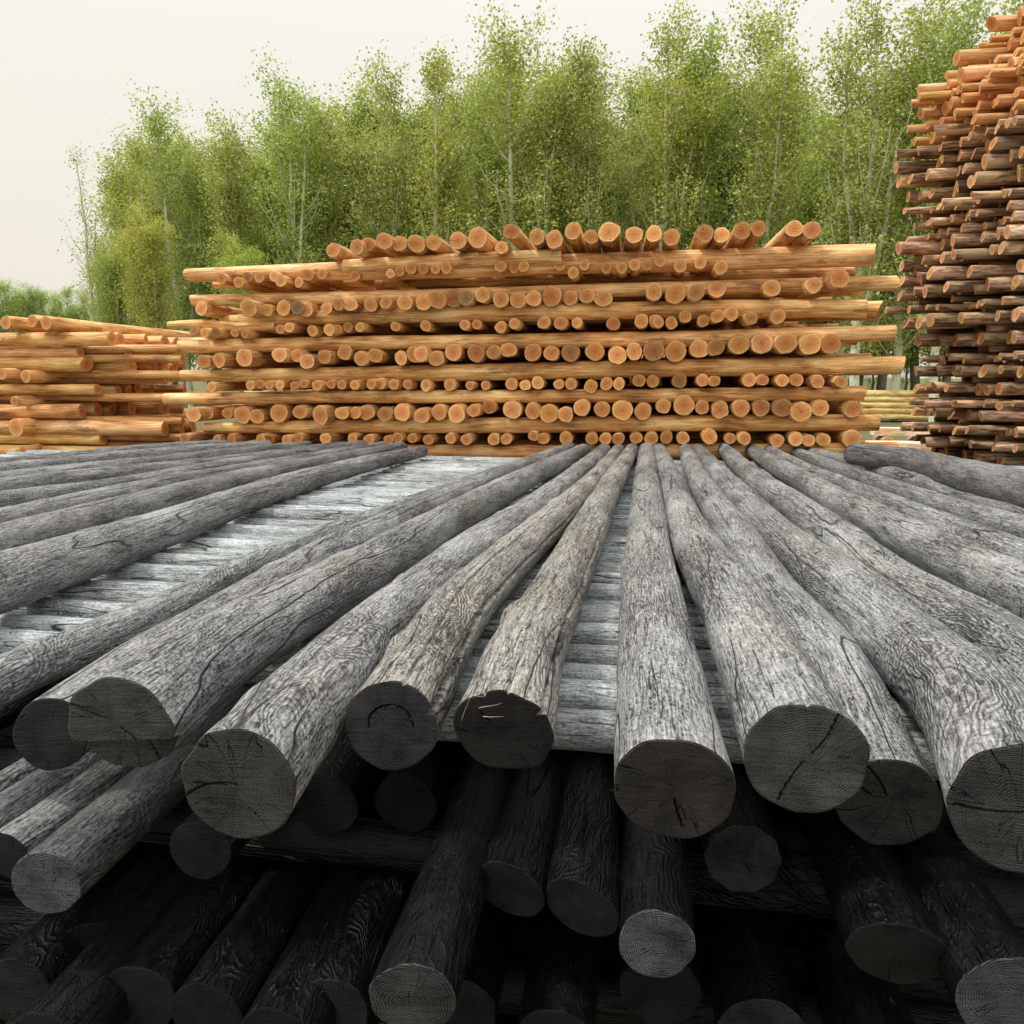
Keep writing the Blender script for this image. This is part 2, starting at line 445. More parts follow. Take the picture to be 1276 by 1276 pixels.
def tag(o, label, cat, group=None, kind=None):
    if label: o['label'] = label
    if cat: o['category'] = cat
    if group: o['group'] = group
    if kind: o['kind'] = kind
    return o

# ------------------------------------------------------------------ ground
def mat_ground():
    N = NT('dry_ground')
    g = N.n('ShaderNodeNewGeometry').outputs['Position']
    a = N.noise(g, 0.15, 5.0, 0.6); b = N.noise(g, 2.5, 5.0, 0.7); c = N.noise(g, 30.0, 3.0, 0.6)
    base = N.ramp(N.math('ADD', N.math('MULTIPLY', a, 0.5), N.math('MULTIPLY', b, 0.5)),
                  [(0.40, (0.20, 0.16, 0.10)), (0.50, (0.13, 0.13, 0.06)), (0.60, (0.09, 0.12, 0.035))])
    base = N.mix(N.math('MULTIPLY', c, 0.6), base, (0.20, 0.17, 0.11))
    N.bsdf(base, 0.95, N.math('ADD', b, c), 0.05, 0.7, 0.1)
    return N.m
gx = np.linspace(-1, 1, 61)
gx = np.sign(gx) * np.abs(gx) ** 3 * 1200
GV = [(x, y, 0.0 + 0.05 * math.sin(x * 0.31) * math.sin(y * 0.23) * min(1, abs(y) / 40)) for y in gx for x in gx]
GF = [(j*61 + i, j*61 + i + 1, (j+1)*61 + i + 1, (j+1)*61 + i) for j in range(60) for i in range(60)]
gr = bpy.data.objects.new('ground', new_mesh('ground', GV, GF, mat_ground()))
COL.objects.link(gr); gr['kind'] = 'structure'

# ------------------------------------------------------------------ the dark stack, top layer
ZT = HC - 0.67                              # height of the axes of the top layer
sid = [100]
def sd_():
    sid[0] += 1; return sid[0]
def dark_log(label, pix, d0, d1, tilt=(0, 0), step=None, dz=None, front=None, color=(1, 1, 1), ecolor=None, mats=None, far_y=None, squash=1.0, kn=9, res=1.0, lumps=0.011, **kw):
    """pix: the log's centre line in the photograph from its near end to its far end, laid on the plane of the layer."""
    d1 *= 0.80; d0 *= 0.985
    if dz is None: dzs = [(d0 + (d1 - d0) * i / (len(pix) - 1)) / 2 - 0.10 for i in range(len(pix))]
    else: dzs = dz if isinstance(dz, (list, tuple)) else [dz] * len(pix)
    g_ = random.Random(sid[0] * 7)
    if 'splits' not in kw:
        kw['splits'] = [(g_.uniform(0.5, 2.6), g_.uniform(-.1, 2.0), g_.uniform(1.2, 5.0), 0.030, g_.uniform(.05, .10)) for _ in range(3)]
    kw.setdefault('end_cracks', g_.randint(0, 2))
    pts = [on_z(px, py, ZT + q) for (px, py), q in zip(pix, dzs)]
    if front is not None:                    # the near end lies outside the frame: carry the line on to that y
        a, b = pts[0], pts[1]
        b = pts[min(2, len(pts) - 1)]
        s = (front - a.y) / (b.y - a.y)
        pts = [a + (b - a) * s] + pts
    y0, y1 = pts[0].y, pts[-1].y
    ctrl = []
    for i, p in enumerate(pts):
        s = (p.y - y0) / (y1 - y0)
        r = (d0 + (d1 - d0) * s) / 2
        z = p.z + (rnd.uniform(-0.012, 0.012) if 0 < i < len(pts) - 1 else 0)
        ctrl.append((p.x, p.y, z - 0.0, r))
    ms, me_ = mats or (M_SIDE, M_END)
    o = build_log('weathered_log', ctrl, ms, me_, segs=int(176 * res), rings=int(300 * res), rough=0.035, lumps=lumps, knots=kn, tilt=tilt, step=step,
                  seed=sd_(), color=color, ecolor=ecolor or (1, 1, 1), disc=34, squash=squash, **kw)
    return tag(o, label, 'log', 'silver-grey logs on top of the dark stack')

G_ = (1, 1, 1)
TOP = []
def D(*a, **k): TOP.append(dark_log(*a, **k))
D('thick straight grey log with broad cracked round end, right of centre beside the wide gap', [(838, 985), (810, 720), (806, 620), (806, 561)], 0.202, 0.19, tilt=(0.0, -0.20), ecolor=(0.95, 0.9, 0.9))
D('thickest grey log with the largest pale round sawn end in front', [(1003, 945), (915, 765), (866, 680), (838, 605), (821, 561)], 0.212, 0.17, tilt=(-0.05, 0.02), ecolor=(1.45, 1.5, 1.45))
D('grey log whose dark end tucks under the largest sawn end, on its right side', [(1107, 1000), (1029, 825), (970, 750), (924, 680), (876, 610), (855, 562)], 0.19, 0.17, tilt=(-0.1, -0.1), dz=[-.12, -.06, -.03, -.02, -.02, -.02])
D('long grey log with fibrous dark end cut by the right edge of the photo', [(1278, 1012), (1205, 882), (1130, 803), (1066, 748), (984, 680), (912, 612), (869, 561)], 0.215, 0.16, tilt=(-0.15, 0.05), ecolor=(1.1, 1.1, 1.1))
D('fat splinter-strewn grey log running out at right edge, with two upright dark twigs', [(1215, 795), (1127, 735), (1033, 668), (948, 606), (901, 559)], 0.205, 0.16, front=1.15)
D('grey log just behind the splinter-strewn fat log, pale flank, right side', [(1240, 722), (1125, 667), (1005, 601), (934, 560)], 0.19, 0.155, front=1.2)
D('grey log with a thin lengthwise crack, third from the back on the right side', [(1240, 680), (1120, 636), (1010, 588), (953, 559)], 0.17, 0.145, front=1.2)
D('slim grey log, second from the back on the right side', [(1256, 652), (1175, 628), (1060, 588), (985, 561)], 0.145, 0.125, front=1.3)
D('slim twisting grey log in front of the thick dark log at the right', [(1262, 634), (1150, 603), (1075, 580), (1004, 563)], 0.15, 0.13, front=1.3)
D('thick dark bent log lying highest at the back right before the brown stack', [(1276, 612), (1200, 594), (1130, 574), (1064, 566)], 0.27, 0.21, dz=0.07, front=3.2, color=(0.62, 0.62, 0.64))
D('split grey log with long cracks and bare yellowish flank, centre', [(628, 912), (655, 820), (686, 756), (718, 690), (755, 620), (788, 560)], 0.195, 0.16, splits=[(1.9, -.1, 2.2, .03, .10), (1.35, -.1, 1.3, .028, .10), (0.55, -.1, 2.4, .045, .22), (2.4, .3, 3.5, .03, .08)], tilt=(0.05, -0.30), color=(1.05, 1.0, 0.92), ecolor=(0.75, 0.72, 0.75))
D('grey log with a ring-shaped crack circling the heart of its dark end', [(487, 905), (572, 768), (634, 702), (700, 640), (742, 597), (772, 559)], 0.188, 0.15, ring_crack=0.48, splits=[(0.30, -.1, 2.6, .06, .28), (1.25, -.1, 1.9, .03, .12), (1.75, .1, 3.0, .03, .10)], tilt=(0.12, 0.02), color=(1.08, 1.03, 0.95), ecolor=(0.9, 0.9, 0.95))
D('grey log with a full round fine-ringed end left of centre', [(298, 978), (385, 872), (450, 806), (508, 753), (573, 702), (649, 646), (756, 558)], 0.20, 0.155, tilt=(0.10, 0.03), ecolor=(1.15, 1.15, 1.15))
D('thick grey log whose sawn end is broken by a horizontal ledge, left side', [(150, 905), (290, 806), (400, 738), (486, 695), (570, 645), (727, 561)], 0.205, 0.165, tilt=(0.2, -0.03), step=(-0.03, 0.022), ecolor=(1.6, 1.6, 1.6))
D('grey log tucked behind the ledge-ended log with a ragged vertical end', [(64, 915), (136, 856), (255, 785), (411, 696), (508, 645), (711, 558)], 0.165, 0.15, tilt=(0.25, 0.1), ecolor=(0.55, 0.6, 0.65), dz=[-.10, -.06, -.04, -.03, -.03, -.03])
D('slender swirly-grained grey log bordering the open gap of pale cross logs', [(34, 838), (100, 805), (216, 751), (330, 700), (430, 662), (700, 560)], 0.118, 0.115, front=1.3, color=(0.95, 1.0, 0.98))
D('thick grey log bounding the left side of the open gap', [(0, 724), (168, 668), (303, 622), (430, 587), (526, 562)], 0.215, 0.145, front=1.2, kn=4)
lefts = [(0, 683, 101, 650, 253, 610, 500, 559, 0.19, 'second'), (0, 657, 120, 626, 260, 596, 478, 557, 0.17, 'third'),
         (0, 633, 120, 612, 270, 586, 452, 556, 0.18, 'fourth'), (0, 614, 130, 597, 260, 579, 428, 556, 0.16, 'fifth'),
         (0, 600, 120, 586, 250, 571, 385, 556, 0.16, 'sixth'), (0, 588, 120, 575, 230, 564, 335, 555, 0.16, 'seventh'),
         (0, 579, 90, 571, 180, 562, 282, 554, 0.16, 'eighth')]
for a in lefts:
    D(f'grey log, {a[9]} from the open gap in the left fan of grey logs', [(a[0], a[1]), (a[2], a[3] + rnd.uniform(-2, 2)), (a[4], a[5]), (a[6], a[7])], a[8] + 0.02, a[8] - 0.02,
      front=1.4, res=0.7, kn=7, color=(rnd.uniform(0.75, 1.05),) * 3)

# ------------------------------------------------------------------ pale cross logs under the top layer
y = 1.70; k = 1
while y < 7.35:
    r = rnd.uniform(0.046, 0.066)
    zc = ZT - 0.10 - r - rnd.choice([0.0, 0.005, 0.01, 0.02, 0.03])
    a = rnd.uniform(-0.04, 0.04)
    x0, x1 = -6.4 + rnd.uniform(-.3, .3), 5.2 + rnd.uniform(-.3, .3)
    ctrl = [(x0, y + r - a, zc, r), (-2.6, y + r + rnd.uniform(-.02, .02), zc + rnd.uniform(-.01, .01), r * 1.02), (0.2, y + r, zc, r), (2.5, y + r + rnd.uniform(-.02, .02), zc, r), (x1, y + r + a, zc, r * 0.9)]
    if k <= 2: ctrl = [(-0.42 - .2 * k, y + r, zc, r), (0.2, y + r, zc, r), (2.5, y + r, zc, r), (x1, y + r + a, zc, r * 0.9)]
    c = rnd.uniform(0.8, 1.25)
    o = build_log('cross_log', ctrl, M_CROSS, M_END, segs=28, rings=150, rough=0.07, lumps=0.012, knots=6, seed=sd_(), color=(c, c * 1.01, c * 1.01), disc=3)
    tag(o, f'pale silvery cross log, {num(k)} from the front under the fan of grey logs', 'log', 'pale cross logs in the dark stack')
    y += 2 * r + rnd.choice([0.01, 0.02, 0.03, 0.045, 0.07]); k += 1

# ------------------------------------------------------------------ third layer: tarred logs sticking out in the shade
Z3 = HC - 0.975
LOW = [  # px, py, diameter px, tilt x, end brightness, label
    (636, 1108, 88, -0.30, -0.25, 0.9, 'black tarred log with greenish oval end, left of a pair below the centre'),
    (725, 1132, 92, -0.35, -0.25, 0.9, 'black tarred log with worn pale streak, right of a pair below the centre'),
    (818, 1176, 95, 0.0, 0.0, 2.0, 'small log with bright clear growth rings under the thick cracked log'),
    (250, 1060, 78, 0.1, 0.0, 1.0, 'small dark log end directly below the fine-ringed round end'),
    (57, 1100, 88, 0.1, 0.0, 2.6, 'small log with coarse silvery ringed end at the lower left'),
    (926, 1070, 92, 0.0, 0.0, 0.75, 'small brown-black log with fine rings under the largest sawn end'),
    (1115, 1188, 118, -0.2, -0.35, 0.9, 'smooth flat oval-ended black log at the lower right'),
    (1254, 1244, 120, 0.1, 0.0, 1.6, 'ringed log end cut by the bottom right corner'),
    (514, 1244, 108, 0.1, -0.1, 1.5, 'long tarred log with pale scraped top ending at the bottom edge'),
    (172, 1246, 112, 0.1, 0.0, 0.8, 'dark log end at the bottom, left of the lower centre'),
    (116, 1188, 92, 0.3, 0.0, 0.5, 'half-hidden black log end below the coarse silvery end'),
    (412, 1262, 120, 0.1, 0.0, 1.0, 'mossy black log end between two tarred logs at the bottom'),
    (405, 1000, 84, 0.0, 0.0, 0.6, 'black log end in deep shade below the ring-cracked log, left one'),
    (505, 1002, 78, 0.0, 0.0, 0.6, 'black log end in deep shade below the ring-cracked log, right one'),
    (20, 1236, 95, 0.1, 0.0, 1.1, 'brownish stubby log in the bottom left corner'),
]
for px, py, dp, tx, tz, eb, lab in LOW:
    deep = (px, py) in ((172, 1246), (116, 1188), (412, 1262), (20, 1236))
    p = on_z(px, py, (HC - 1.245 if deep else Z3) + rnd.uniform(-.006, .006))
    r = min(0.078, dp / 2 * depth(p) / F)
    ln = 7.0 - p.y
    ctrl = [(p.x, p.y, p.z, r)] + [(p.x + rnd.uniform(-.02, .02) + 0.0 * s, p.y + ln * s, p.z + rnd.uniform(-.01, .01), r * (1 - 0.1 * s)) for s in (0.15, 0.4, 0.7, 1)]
    lit = px < 100 and py < 1150  # open light put in by swapping to the paler wood
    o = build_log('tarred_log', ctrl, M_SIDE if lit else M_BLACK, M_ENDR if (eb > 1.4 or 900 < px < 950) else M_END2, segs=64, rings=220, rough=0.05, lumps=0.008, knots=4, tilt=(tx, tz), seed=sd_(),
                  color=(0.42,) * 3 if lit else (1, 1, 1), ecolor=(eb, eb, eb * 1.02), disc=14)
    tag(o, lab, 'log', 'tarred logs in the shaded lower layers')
# logs of the same layer that leave the frame at the left, with open light put in as paler wood
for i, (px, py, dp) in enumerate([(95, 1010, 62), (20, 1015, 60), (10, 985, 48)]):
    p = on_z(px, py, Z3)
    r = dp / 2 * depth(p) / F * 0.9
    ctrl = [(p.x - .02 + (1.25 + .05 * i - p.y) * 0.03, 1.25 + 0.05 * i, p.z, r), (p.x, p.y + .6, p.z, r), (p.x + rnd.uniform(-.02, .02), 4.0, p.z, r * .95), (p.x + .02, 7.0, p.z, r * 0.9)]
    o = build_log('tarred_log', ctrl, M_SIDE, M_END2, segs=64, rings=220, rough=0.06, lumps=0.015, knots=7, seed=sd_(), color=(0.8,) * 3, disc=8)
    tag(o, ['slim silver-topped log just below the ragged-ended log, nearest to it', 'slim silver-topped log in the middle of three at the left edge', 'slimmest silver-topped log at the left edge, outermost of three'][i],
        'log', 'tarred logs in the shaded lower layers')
# the rest of the third layer, inside the stack
k = 1
x = -5.4
while x < 4.5:
    r = rnd.uniform(0.05, 0.062)
    if not (-1.75 < x < 1.05):
        o = build_log('tarred_log', [(x, 1.5 + rnd.uniform(-.15, .3), Z3, r), (x + rnd.uniform(-.03, .03), 4.2, Z3, r), (x, 7.1, Z3, r * .9)], M_BLACK, M_END2, segs=20, rings=40, rough=0.05, lumps=0.01, seed=sd_(), disc=3)
        tag(o, f'tarred log inside the dark stack beyond the frame edge, {num(k)} from the left', 'log', 'tarred logs in the shaded lower layers'); k += 1
    x += rnd.uniform(0.35, 0.6)
# lower cross layer and bottom layers
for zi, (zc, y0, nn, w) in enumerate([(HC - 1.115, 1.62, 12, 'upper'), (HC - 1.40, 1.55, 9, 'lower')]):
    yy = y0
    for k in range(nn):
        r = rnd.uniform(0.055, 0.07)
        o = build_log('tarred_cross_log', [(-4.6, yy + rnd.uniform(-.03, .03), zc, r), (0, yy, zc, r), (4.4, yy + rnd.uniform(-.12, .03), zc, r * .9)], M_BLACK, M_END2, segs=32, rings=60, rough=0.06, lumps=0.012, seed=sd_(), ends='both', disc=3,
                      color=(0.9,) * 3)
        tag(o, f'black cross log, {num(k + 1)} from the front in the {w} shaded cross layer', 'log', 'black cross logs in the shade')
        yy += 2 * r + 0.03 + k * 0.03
LOW2 = [(948, 1290, 122, 1.3, 'large dark round log end cut by the bottom edge, right of centre'), (822, 1236, 100, 0.7, 'dark log end directly under the bright-ringed small log'),
        (575, 1262, 90, 0.5, 'black log end behind the scraped tarred log at the bottom'), (1100, 1330, 110, 0.7, 'black log below the smooth oval-ended log'),
        (690, 1300, 100, 0.5, 'black log at the bottom edge below the tarred pair'), (345, 1305, 110, 0.6, 'black log at the bottom edge between two dark round ends'),
        (258, 1268, 96, 0.5, 'black log added low down between the left bottom end and the long tarred log'), (60, 1310, 110, 0.6, 'black log under the brownish stubby log')]  # left one of this pair added to darken a gap where ground showed
Z5 = HC - 1.255
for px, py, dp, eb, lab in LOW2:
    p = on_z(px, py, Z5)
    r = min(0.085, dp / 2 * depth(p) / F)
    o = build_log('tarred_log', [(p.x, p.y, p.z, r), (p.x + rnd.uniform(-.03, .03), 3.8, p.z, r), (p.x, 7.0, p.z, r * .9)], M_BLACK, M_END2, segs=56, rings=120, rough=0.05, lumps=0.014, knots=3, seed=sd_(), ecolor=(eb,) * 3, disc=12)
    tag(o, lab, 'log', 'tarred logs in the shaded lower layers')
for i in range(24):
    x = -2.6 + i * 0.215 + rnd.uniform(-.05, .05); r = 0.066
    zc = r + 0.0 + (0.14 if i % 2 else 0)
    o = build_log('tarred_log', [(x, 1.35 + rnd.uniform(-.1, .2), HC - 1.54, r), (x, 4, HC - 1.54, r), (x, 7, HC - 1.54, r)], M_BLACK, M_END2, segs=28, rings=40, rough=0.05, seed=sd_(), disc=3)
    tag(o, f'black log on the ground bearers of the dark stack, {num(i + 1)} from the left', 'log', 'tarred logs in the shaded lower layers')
for i, yy in enumerate((1.9, 4.2, 6.5)):
    o = build_log('bearer_log', [(-4.6, yy, 0.075, 0.075), (0, yy, 0.075, 0.075), (4.5, yy, 0.075, 0.075)], M_BLACK, M_END2, segs=24, rings=40, rough=0.04, seed=sd_(), ends='both', disc=3)
    tag(o, f'ground bearer log under the dark stack, {num(i + 1)} from the front', 'log', 'ground bearers')

# splinters and twigs standing on the grey logs
def mat_plain(name, c, rough=0.8):
    N = NT(name)
    g = N.n('ShaderNodeTexCoord').outputs['Object']
    n_ = N.noise(g, 60.0, 3.0, 0.6)
    N.bsdf(N.mix(n_, tuple(v * 0.6 for v in c), tuple(min(1, v * 1.3) for v in c)), rough, n_, 0.002, 0.5, 0.2)
    return N.m
M_TWIG = mat_plain('dark_twig', (0.035, 0.030, 0.026))
M_STRAW = mat_plain('pale_splinter', (0.34, 0.32, 0.26))
def sliver(p, d, ln, r, mat, name, label, group):
    g = np.random.default_rng(sd_())
    V, Fs = [], []
    n = 5
    for i in range(n):
        t = i / (n - 1)
        rr = r * (1 - 0.8 * t)
        c = Vector((ln * .12 * t * t, g.normal() * ln * .01, ln * t))
        for j in range(5): V.append((c.x + rr * math.cos(j * 1.2566), c.y + rr * .6 * math.sin(j * 1.2566), c.z))
    for i in range(n - 1):
        for j in range(5): Fs.append((i*5 + j, i*5 + (j+1) % 5, (i+1)*5 + (j+1) % 5, (i+1)*5 + j))
    Fs += [(4, 3, 2, 1, 0), tuple((n-1)*5 + j for j in range(5))]
    o = bpy.data.objects.new(name, new_mesh(name, V, Fs, mat))
    o.matrix_world = Matrix.Translation(p) @ Vector(d).to_track_quat('Z', 'Y').to_matrix().to_4x4()
    COL.objects.link(o)
    tag(o, label, 'splinter', group)
ZTOP = ZT + 0.068
tw = [(1224, 752, 0.02, -.1, 1, .035, 'upright dark twig on the fat grey log near the right edge, the taller'), (1271, 770, .1, .1, 1, .03, 'upright dark twig at the very right edge on the fat grey log'),
      (1073, 678, .2, 0, 1, .03, 'short dark splinter on the right logs, leftmost of the splinter patch'), (1088, 690, 1, .4, .5, .04, 'slanting dark splinter beside the leftmost one on the right logs'),
      (1102, 694, -.2, .2, 1, .03, 'dark splinter in the middle of the splinter patch'), (1112, 692, 1, .1, .3, .05, 'long low dark splinter at the right of the splinter patch'),
      (1015, 690, 1, .3, .4, .04, 'dark splinter on the log left of the splinter patch'), (1150, 720, .5, .2, .4, .05, 'dark splinter in front of the splinter patch'),
      (1165, 716, -.8, .2, .3, .05, 'dark crossed splinter in front of the splinter patch')]
for px, py, dx, dy, dzv, ln, lab in tw:
    sliver(on_z(px, py, ZTOP), (dx, dy, dzv), ln, 0.0028, M_TWIG, 'splinter', lab, 'dark splinters on the grey logs')
for i, (px, py, dx, dz_, ln) in enumerate([(575, 898, .35, 1, .05), (597, 882, 1, .25, .045), (602, 893, 1, .05, .04), (585, 866, 1, -.1, .03)]):
    p = on_z(628, 912, ZT); q = on_y(px, py, p.y - 0.028)
    sliver(q, (dx, -0.05, dz_), ln, 0.0014, M_STRAW, 'splinter', ['pale standing straw splinter on the split log end, leftmost', 'pale splinter lying along the top of the split log end', 'lower flat pale splinter on the split log end', 'pale splinter at the upper left rim of the split log end'][i], 'pale splinters on the split log end')

# ------------------------------------------------------------------ the centre stack of peeled logs
YC = 7.75
def z2(l): return [(200 + a / 3.544, 260 + b / 3.544, c / 3.544) for a, b, c in l]
def z3(l): return [(520 + a / 3.544, 260 + b / 3.544, c / 3.544) for a, b, c in l]
def z4(l): return [(820 + a / 3.544, 260 + b / 3.544, c / 3.544) for a, b, c in l]
ROWS = [
 z2([(760,183,62),(868,168,60),(915,158,60),(988,143,68),(1056,155,65),(1130,155,80),(1205,148,68)]) +
 z3([(178,143,75),(265,127,90),(372,170,60),(418,103,70),(528,125,70),(605,137,75),(690,97,75),(768,125,65),(850,100,95),(955,115,75),(1045,110,70),(1122,125,72)]) +
 z4([(205,110,80),(282,115,70),(370,97,78),(443,85,68),(603,88,70),(680,97,78)]),
 z2([(270,308,45),(345,325,45),(383,302,45),(437,302,45),(500,298,45),(532,320,50),(610,325,45),(650,293,50),(713,288,45),(858,295,45),(1015,287,40),(1057,275,45),(1105,262,50),(1160,267,45),(1215,268,45)]) +
 z3([(80,268,40),(127,260,50),(367,255,50),(427,262,45),(470,255,50),(628,250,50),(688,280,48),(738,248,48),(838,262,50),(903,262,48),(960,250,50),(1015,248,50),(1072,232,50),(1162,255,55),(1250,238,55)]) +
 z4([(188,238,58),(277,260,58)]),
 z2([(180,443,65),(390,440,75),(470,447,55),(543,438,65),(605,435,60),(640,443,70),(733,440,55),(785,422,55),(838,425,60),(928,425,60),(995,415,58),(1080,412,70)]) +
 z3([(30,410,80),(90,400,80),(160,395,80),(215,393,70),(290,380,70),(372,400,70),(442,403,75),(513,397,70),(595,385,90),(677,395,70),(750,385,70),(820,395,80),(1045,365,75)]) +
 z4([(75,375,90),(165,370,75),(260,355,75),(500,350,80),(685,335,75),(800,305,90)]),
 z2([(148,537,45),(195,548,45),(243,547,42),(328,550,35),(373,552,40),(528,532,42),(570,525,45),(670,540,50),(745,535,50),(778,533,45),(827,523,42),(880,523,40),(1037,520,45)]) +
 z3([(37,517,48),(210,512,45),(262,512,45),(370,525,50),(430,508,50),(560,503,58),(633,505,60),(705,505,50),(865,508,60),(988,495,60),(1050,495,58)]) +
 z4([(0,500,50),(60,503,52),(120,477,55),(200,495,55),(262,475,60),(325,465,60),(410,485,55),(530,475,65)]),
 z2([(190,675,60),(258,670,68),(373,658,75),(525,645,65),(605,648,62),(647,673,70),(725,655,65),(812,633,70),(888,660,70),(948,648,65),(1060,660,60),(1120,640,72)]) +
 z3([(15,640,65),(85,660,70),(160,633,75),(258,638,75),(335,635,65),(403,622,70),(512,635,75),(592,640,70),(675,635,80),(785,630,80),(885,645,80),(958,630,72)]) +
 z4([(-15,628,90),(80,630,92),(178,618,85),(255,610,75),(357,600,92),(455,595,95),(567,595,95),(670,600,95),(765,597,88)]),
 z2([(225,787,40),(397,780,40),(437,775,40),(480,778,42),(527,778,42),(593,782,42),(632,773,40),(690,780,45),(752,775,40),(800,778,42),(858,778,48),(930,775,45),(972,773,48),(1030,775,50),(1090,778,45)]) +
 z3([(38,780,50),(143,778,52),(232,782,40),(300,780,42),(415,773,55),(477,780,50),(532,768,55),(625,775,48),(677,773,50),(768,785,58),(835,775,55),(890,773,52),(980,760,58),(1038,760,55)]) +
 z4([(95,760,62),(197,758,55),(252,762,50),(403,755,60),(463,757,52),(547,760,55),(612,757,55),(705,763,58),(808,763,55)]),
 z2([(145,910,70),(210,903,50),(293,903,45),(363,910,75),(425,915,65),(525,903,78),(617,900,65),(705,912,78),(800,903,60),(860,903,55),(910,900,70),(990,908,68),(1065,900,75)]) +
 z3([(22,915,70),(95,900,70),(172,908,78),(250,892,60),(318,875,60),(418,885,85),(510,893,70),(585,905,80),(657,912,70),(728,880,75),(815,885,72),(905,892,88),(997,895,75)]) +
 z4([(22,873,65),(115,868,95),(195,880,60),(275,887,75),(368,880,78),(455,878,75),(545,880,88),(632,895,90),(717,880,72),(862,882,75)]),
 z2([(107,1015,45),(250,1015,40),(313,1015,45),(445,1018,48),(488,1017,42),(557,1020,45),(607,1010,42),(727,1015,52),(848,1015,45),(920,1018,48),(1008,1022,42),(1048,1012,50),(1112,1015,45)]) +
 z3([(48,1020,48),(147,1015,48),(215,1020,50),(340,1017,55),(392,1017,50),(512,1005,48),(557,1013,55),(655,1013,58),(770,1015,55),(832,1015,55),(888,1018,55),(968,1013,55),(1033,1015,60)]) +
 z4([(37,1008,55),(110,1013,58),(228,1007,65),(318,1015,50),(380,1015,55),(525,1025,60),(607,1018,62),(665,1023,55),(730,1020,58),(860,1020,80)]),
 [(540 + i * 23, 583, 18) for i in range(-9, 9)],
]
def fresh_tint():
    u = rnd.random()
    if u < 0.04: return (0.58, 0.56, 0.55)
    if u < 0.24: return (0.82, 0.72, 0.66)
    if u < 0.5: return (0.95, 0.88, 0.80)
    return (1.0, rnd.uniform(0.92, 1.0), rnd.uniform(0.8, 1.0))
def adj(dpx, small):
    return ('thin' if small else ('thick' if dpx > 21 else 'medium'))
SMALL = {1, 3, 5, 7}
for ri, row in enumerate(ROWS):
    row = sorted(row)
    for i, (px, py, dp) in enumerate(row):
        yf = YC - (0.16 if ri == 0 else 0.10) - rnd.uniform(-0.06, 0.10)
        p = on_y(px, py, yf)
        r = dp * 1.02 / 2 * depth(p) / F
        ang = rnd.gauss(0, 0.012)
        ln = rnd.uniform(3.6, 4.0)
        dz = rnd.uniform(-.02, .02)
        ctrl = [(p.x, p.y, p.z, r), (p.x + ang * ln * .5 + rnd.uniform(-.02, .02), p.y + ln * .5, p.z + dz * .5 + rnd.uniform(-.01, .01), r * .97), (p.x + ang * ln, p.y + ln, p.z + dz, r * .92)]
        c = fresh_tint(); b = rnd.uniform(0.85, 1.05)
        e_ = fresh_tint()
        if ri == 2 and i in (4, 15): e_ = (0.35, 0.42, 0.48)
        if rnd.random() < 0.03: e_ = (0.55, 0.52, 0.48)
        tone = 'grey-stained' if e_[0] < 0.6 else ('brownish' if e_[0] < 0.9 else 'orange')
        o = build_log('peeled_log', ctrl, M_FRESH, M_FEND, segs=28, rings=14, rough=0.10, seed=sd_(), color=tuple(v * b for v in c), ecolor=e_, disc=4,
                      tilt=(rnd.gauss(0, .14), rnd.gauss(0, .10)), squash=rnd.uniform(0.9, 1.06))
        tag(o, f'{adj(dp, ri in SMALL)} {tone} log end, {num(i + 1)} from left in {num(ri + 1)} row of ends from top, centre stack', 'log', 'end-on peeled logs of the centre stack')
CROSS = [  # left px,y  right px,y, diameter px, [extra right ends]
    [(236, 343, 1090, 318, 24, 0.0), (430, 335, 700, 322, 20, -0.06), (245, 350, 1076, 334, 14, 0.35), (240, 338, 1000, 320, 18, 0.8)],
    [(238, 374, 1117, 352, 16, 0.03), (240, 372, 1085, 355, 16, 0.35)],
    [(300, 398, 1080, 384, 21, 0.0), (262, 400, 1108, 384, 22, 0.3), (211, 405, 345, 406, 11, -0.02)],
    [(222, 432, 1113, 415, 18, 0.0), (245, 430, 1065, 402, 8, 0.6), (240, 430, 1097, 417, 14, 0.9)],
    [(227, 468, 1125, 455, 20, 0.0), (250, 466, 1100, 445, 12, 0.4), (240, 462, 1128, 458, 16, 0.7)],
    [(205, 497, 1077, 490, 16, 0.0), (240, 496, 1070, 490, 15, 0.5)],
    [(256, 533, 1094, 526, 19, 0.0), (270, 532, 1060, 526, 17, 0.5)],
    [(262, 563, 1116, 560, 17, 0.0), (290, 562, 1090, 560, 17, 0.5)],
    [(262, 600, 1110, 600, 20, 0.0)],
]
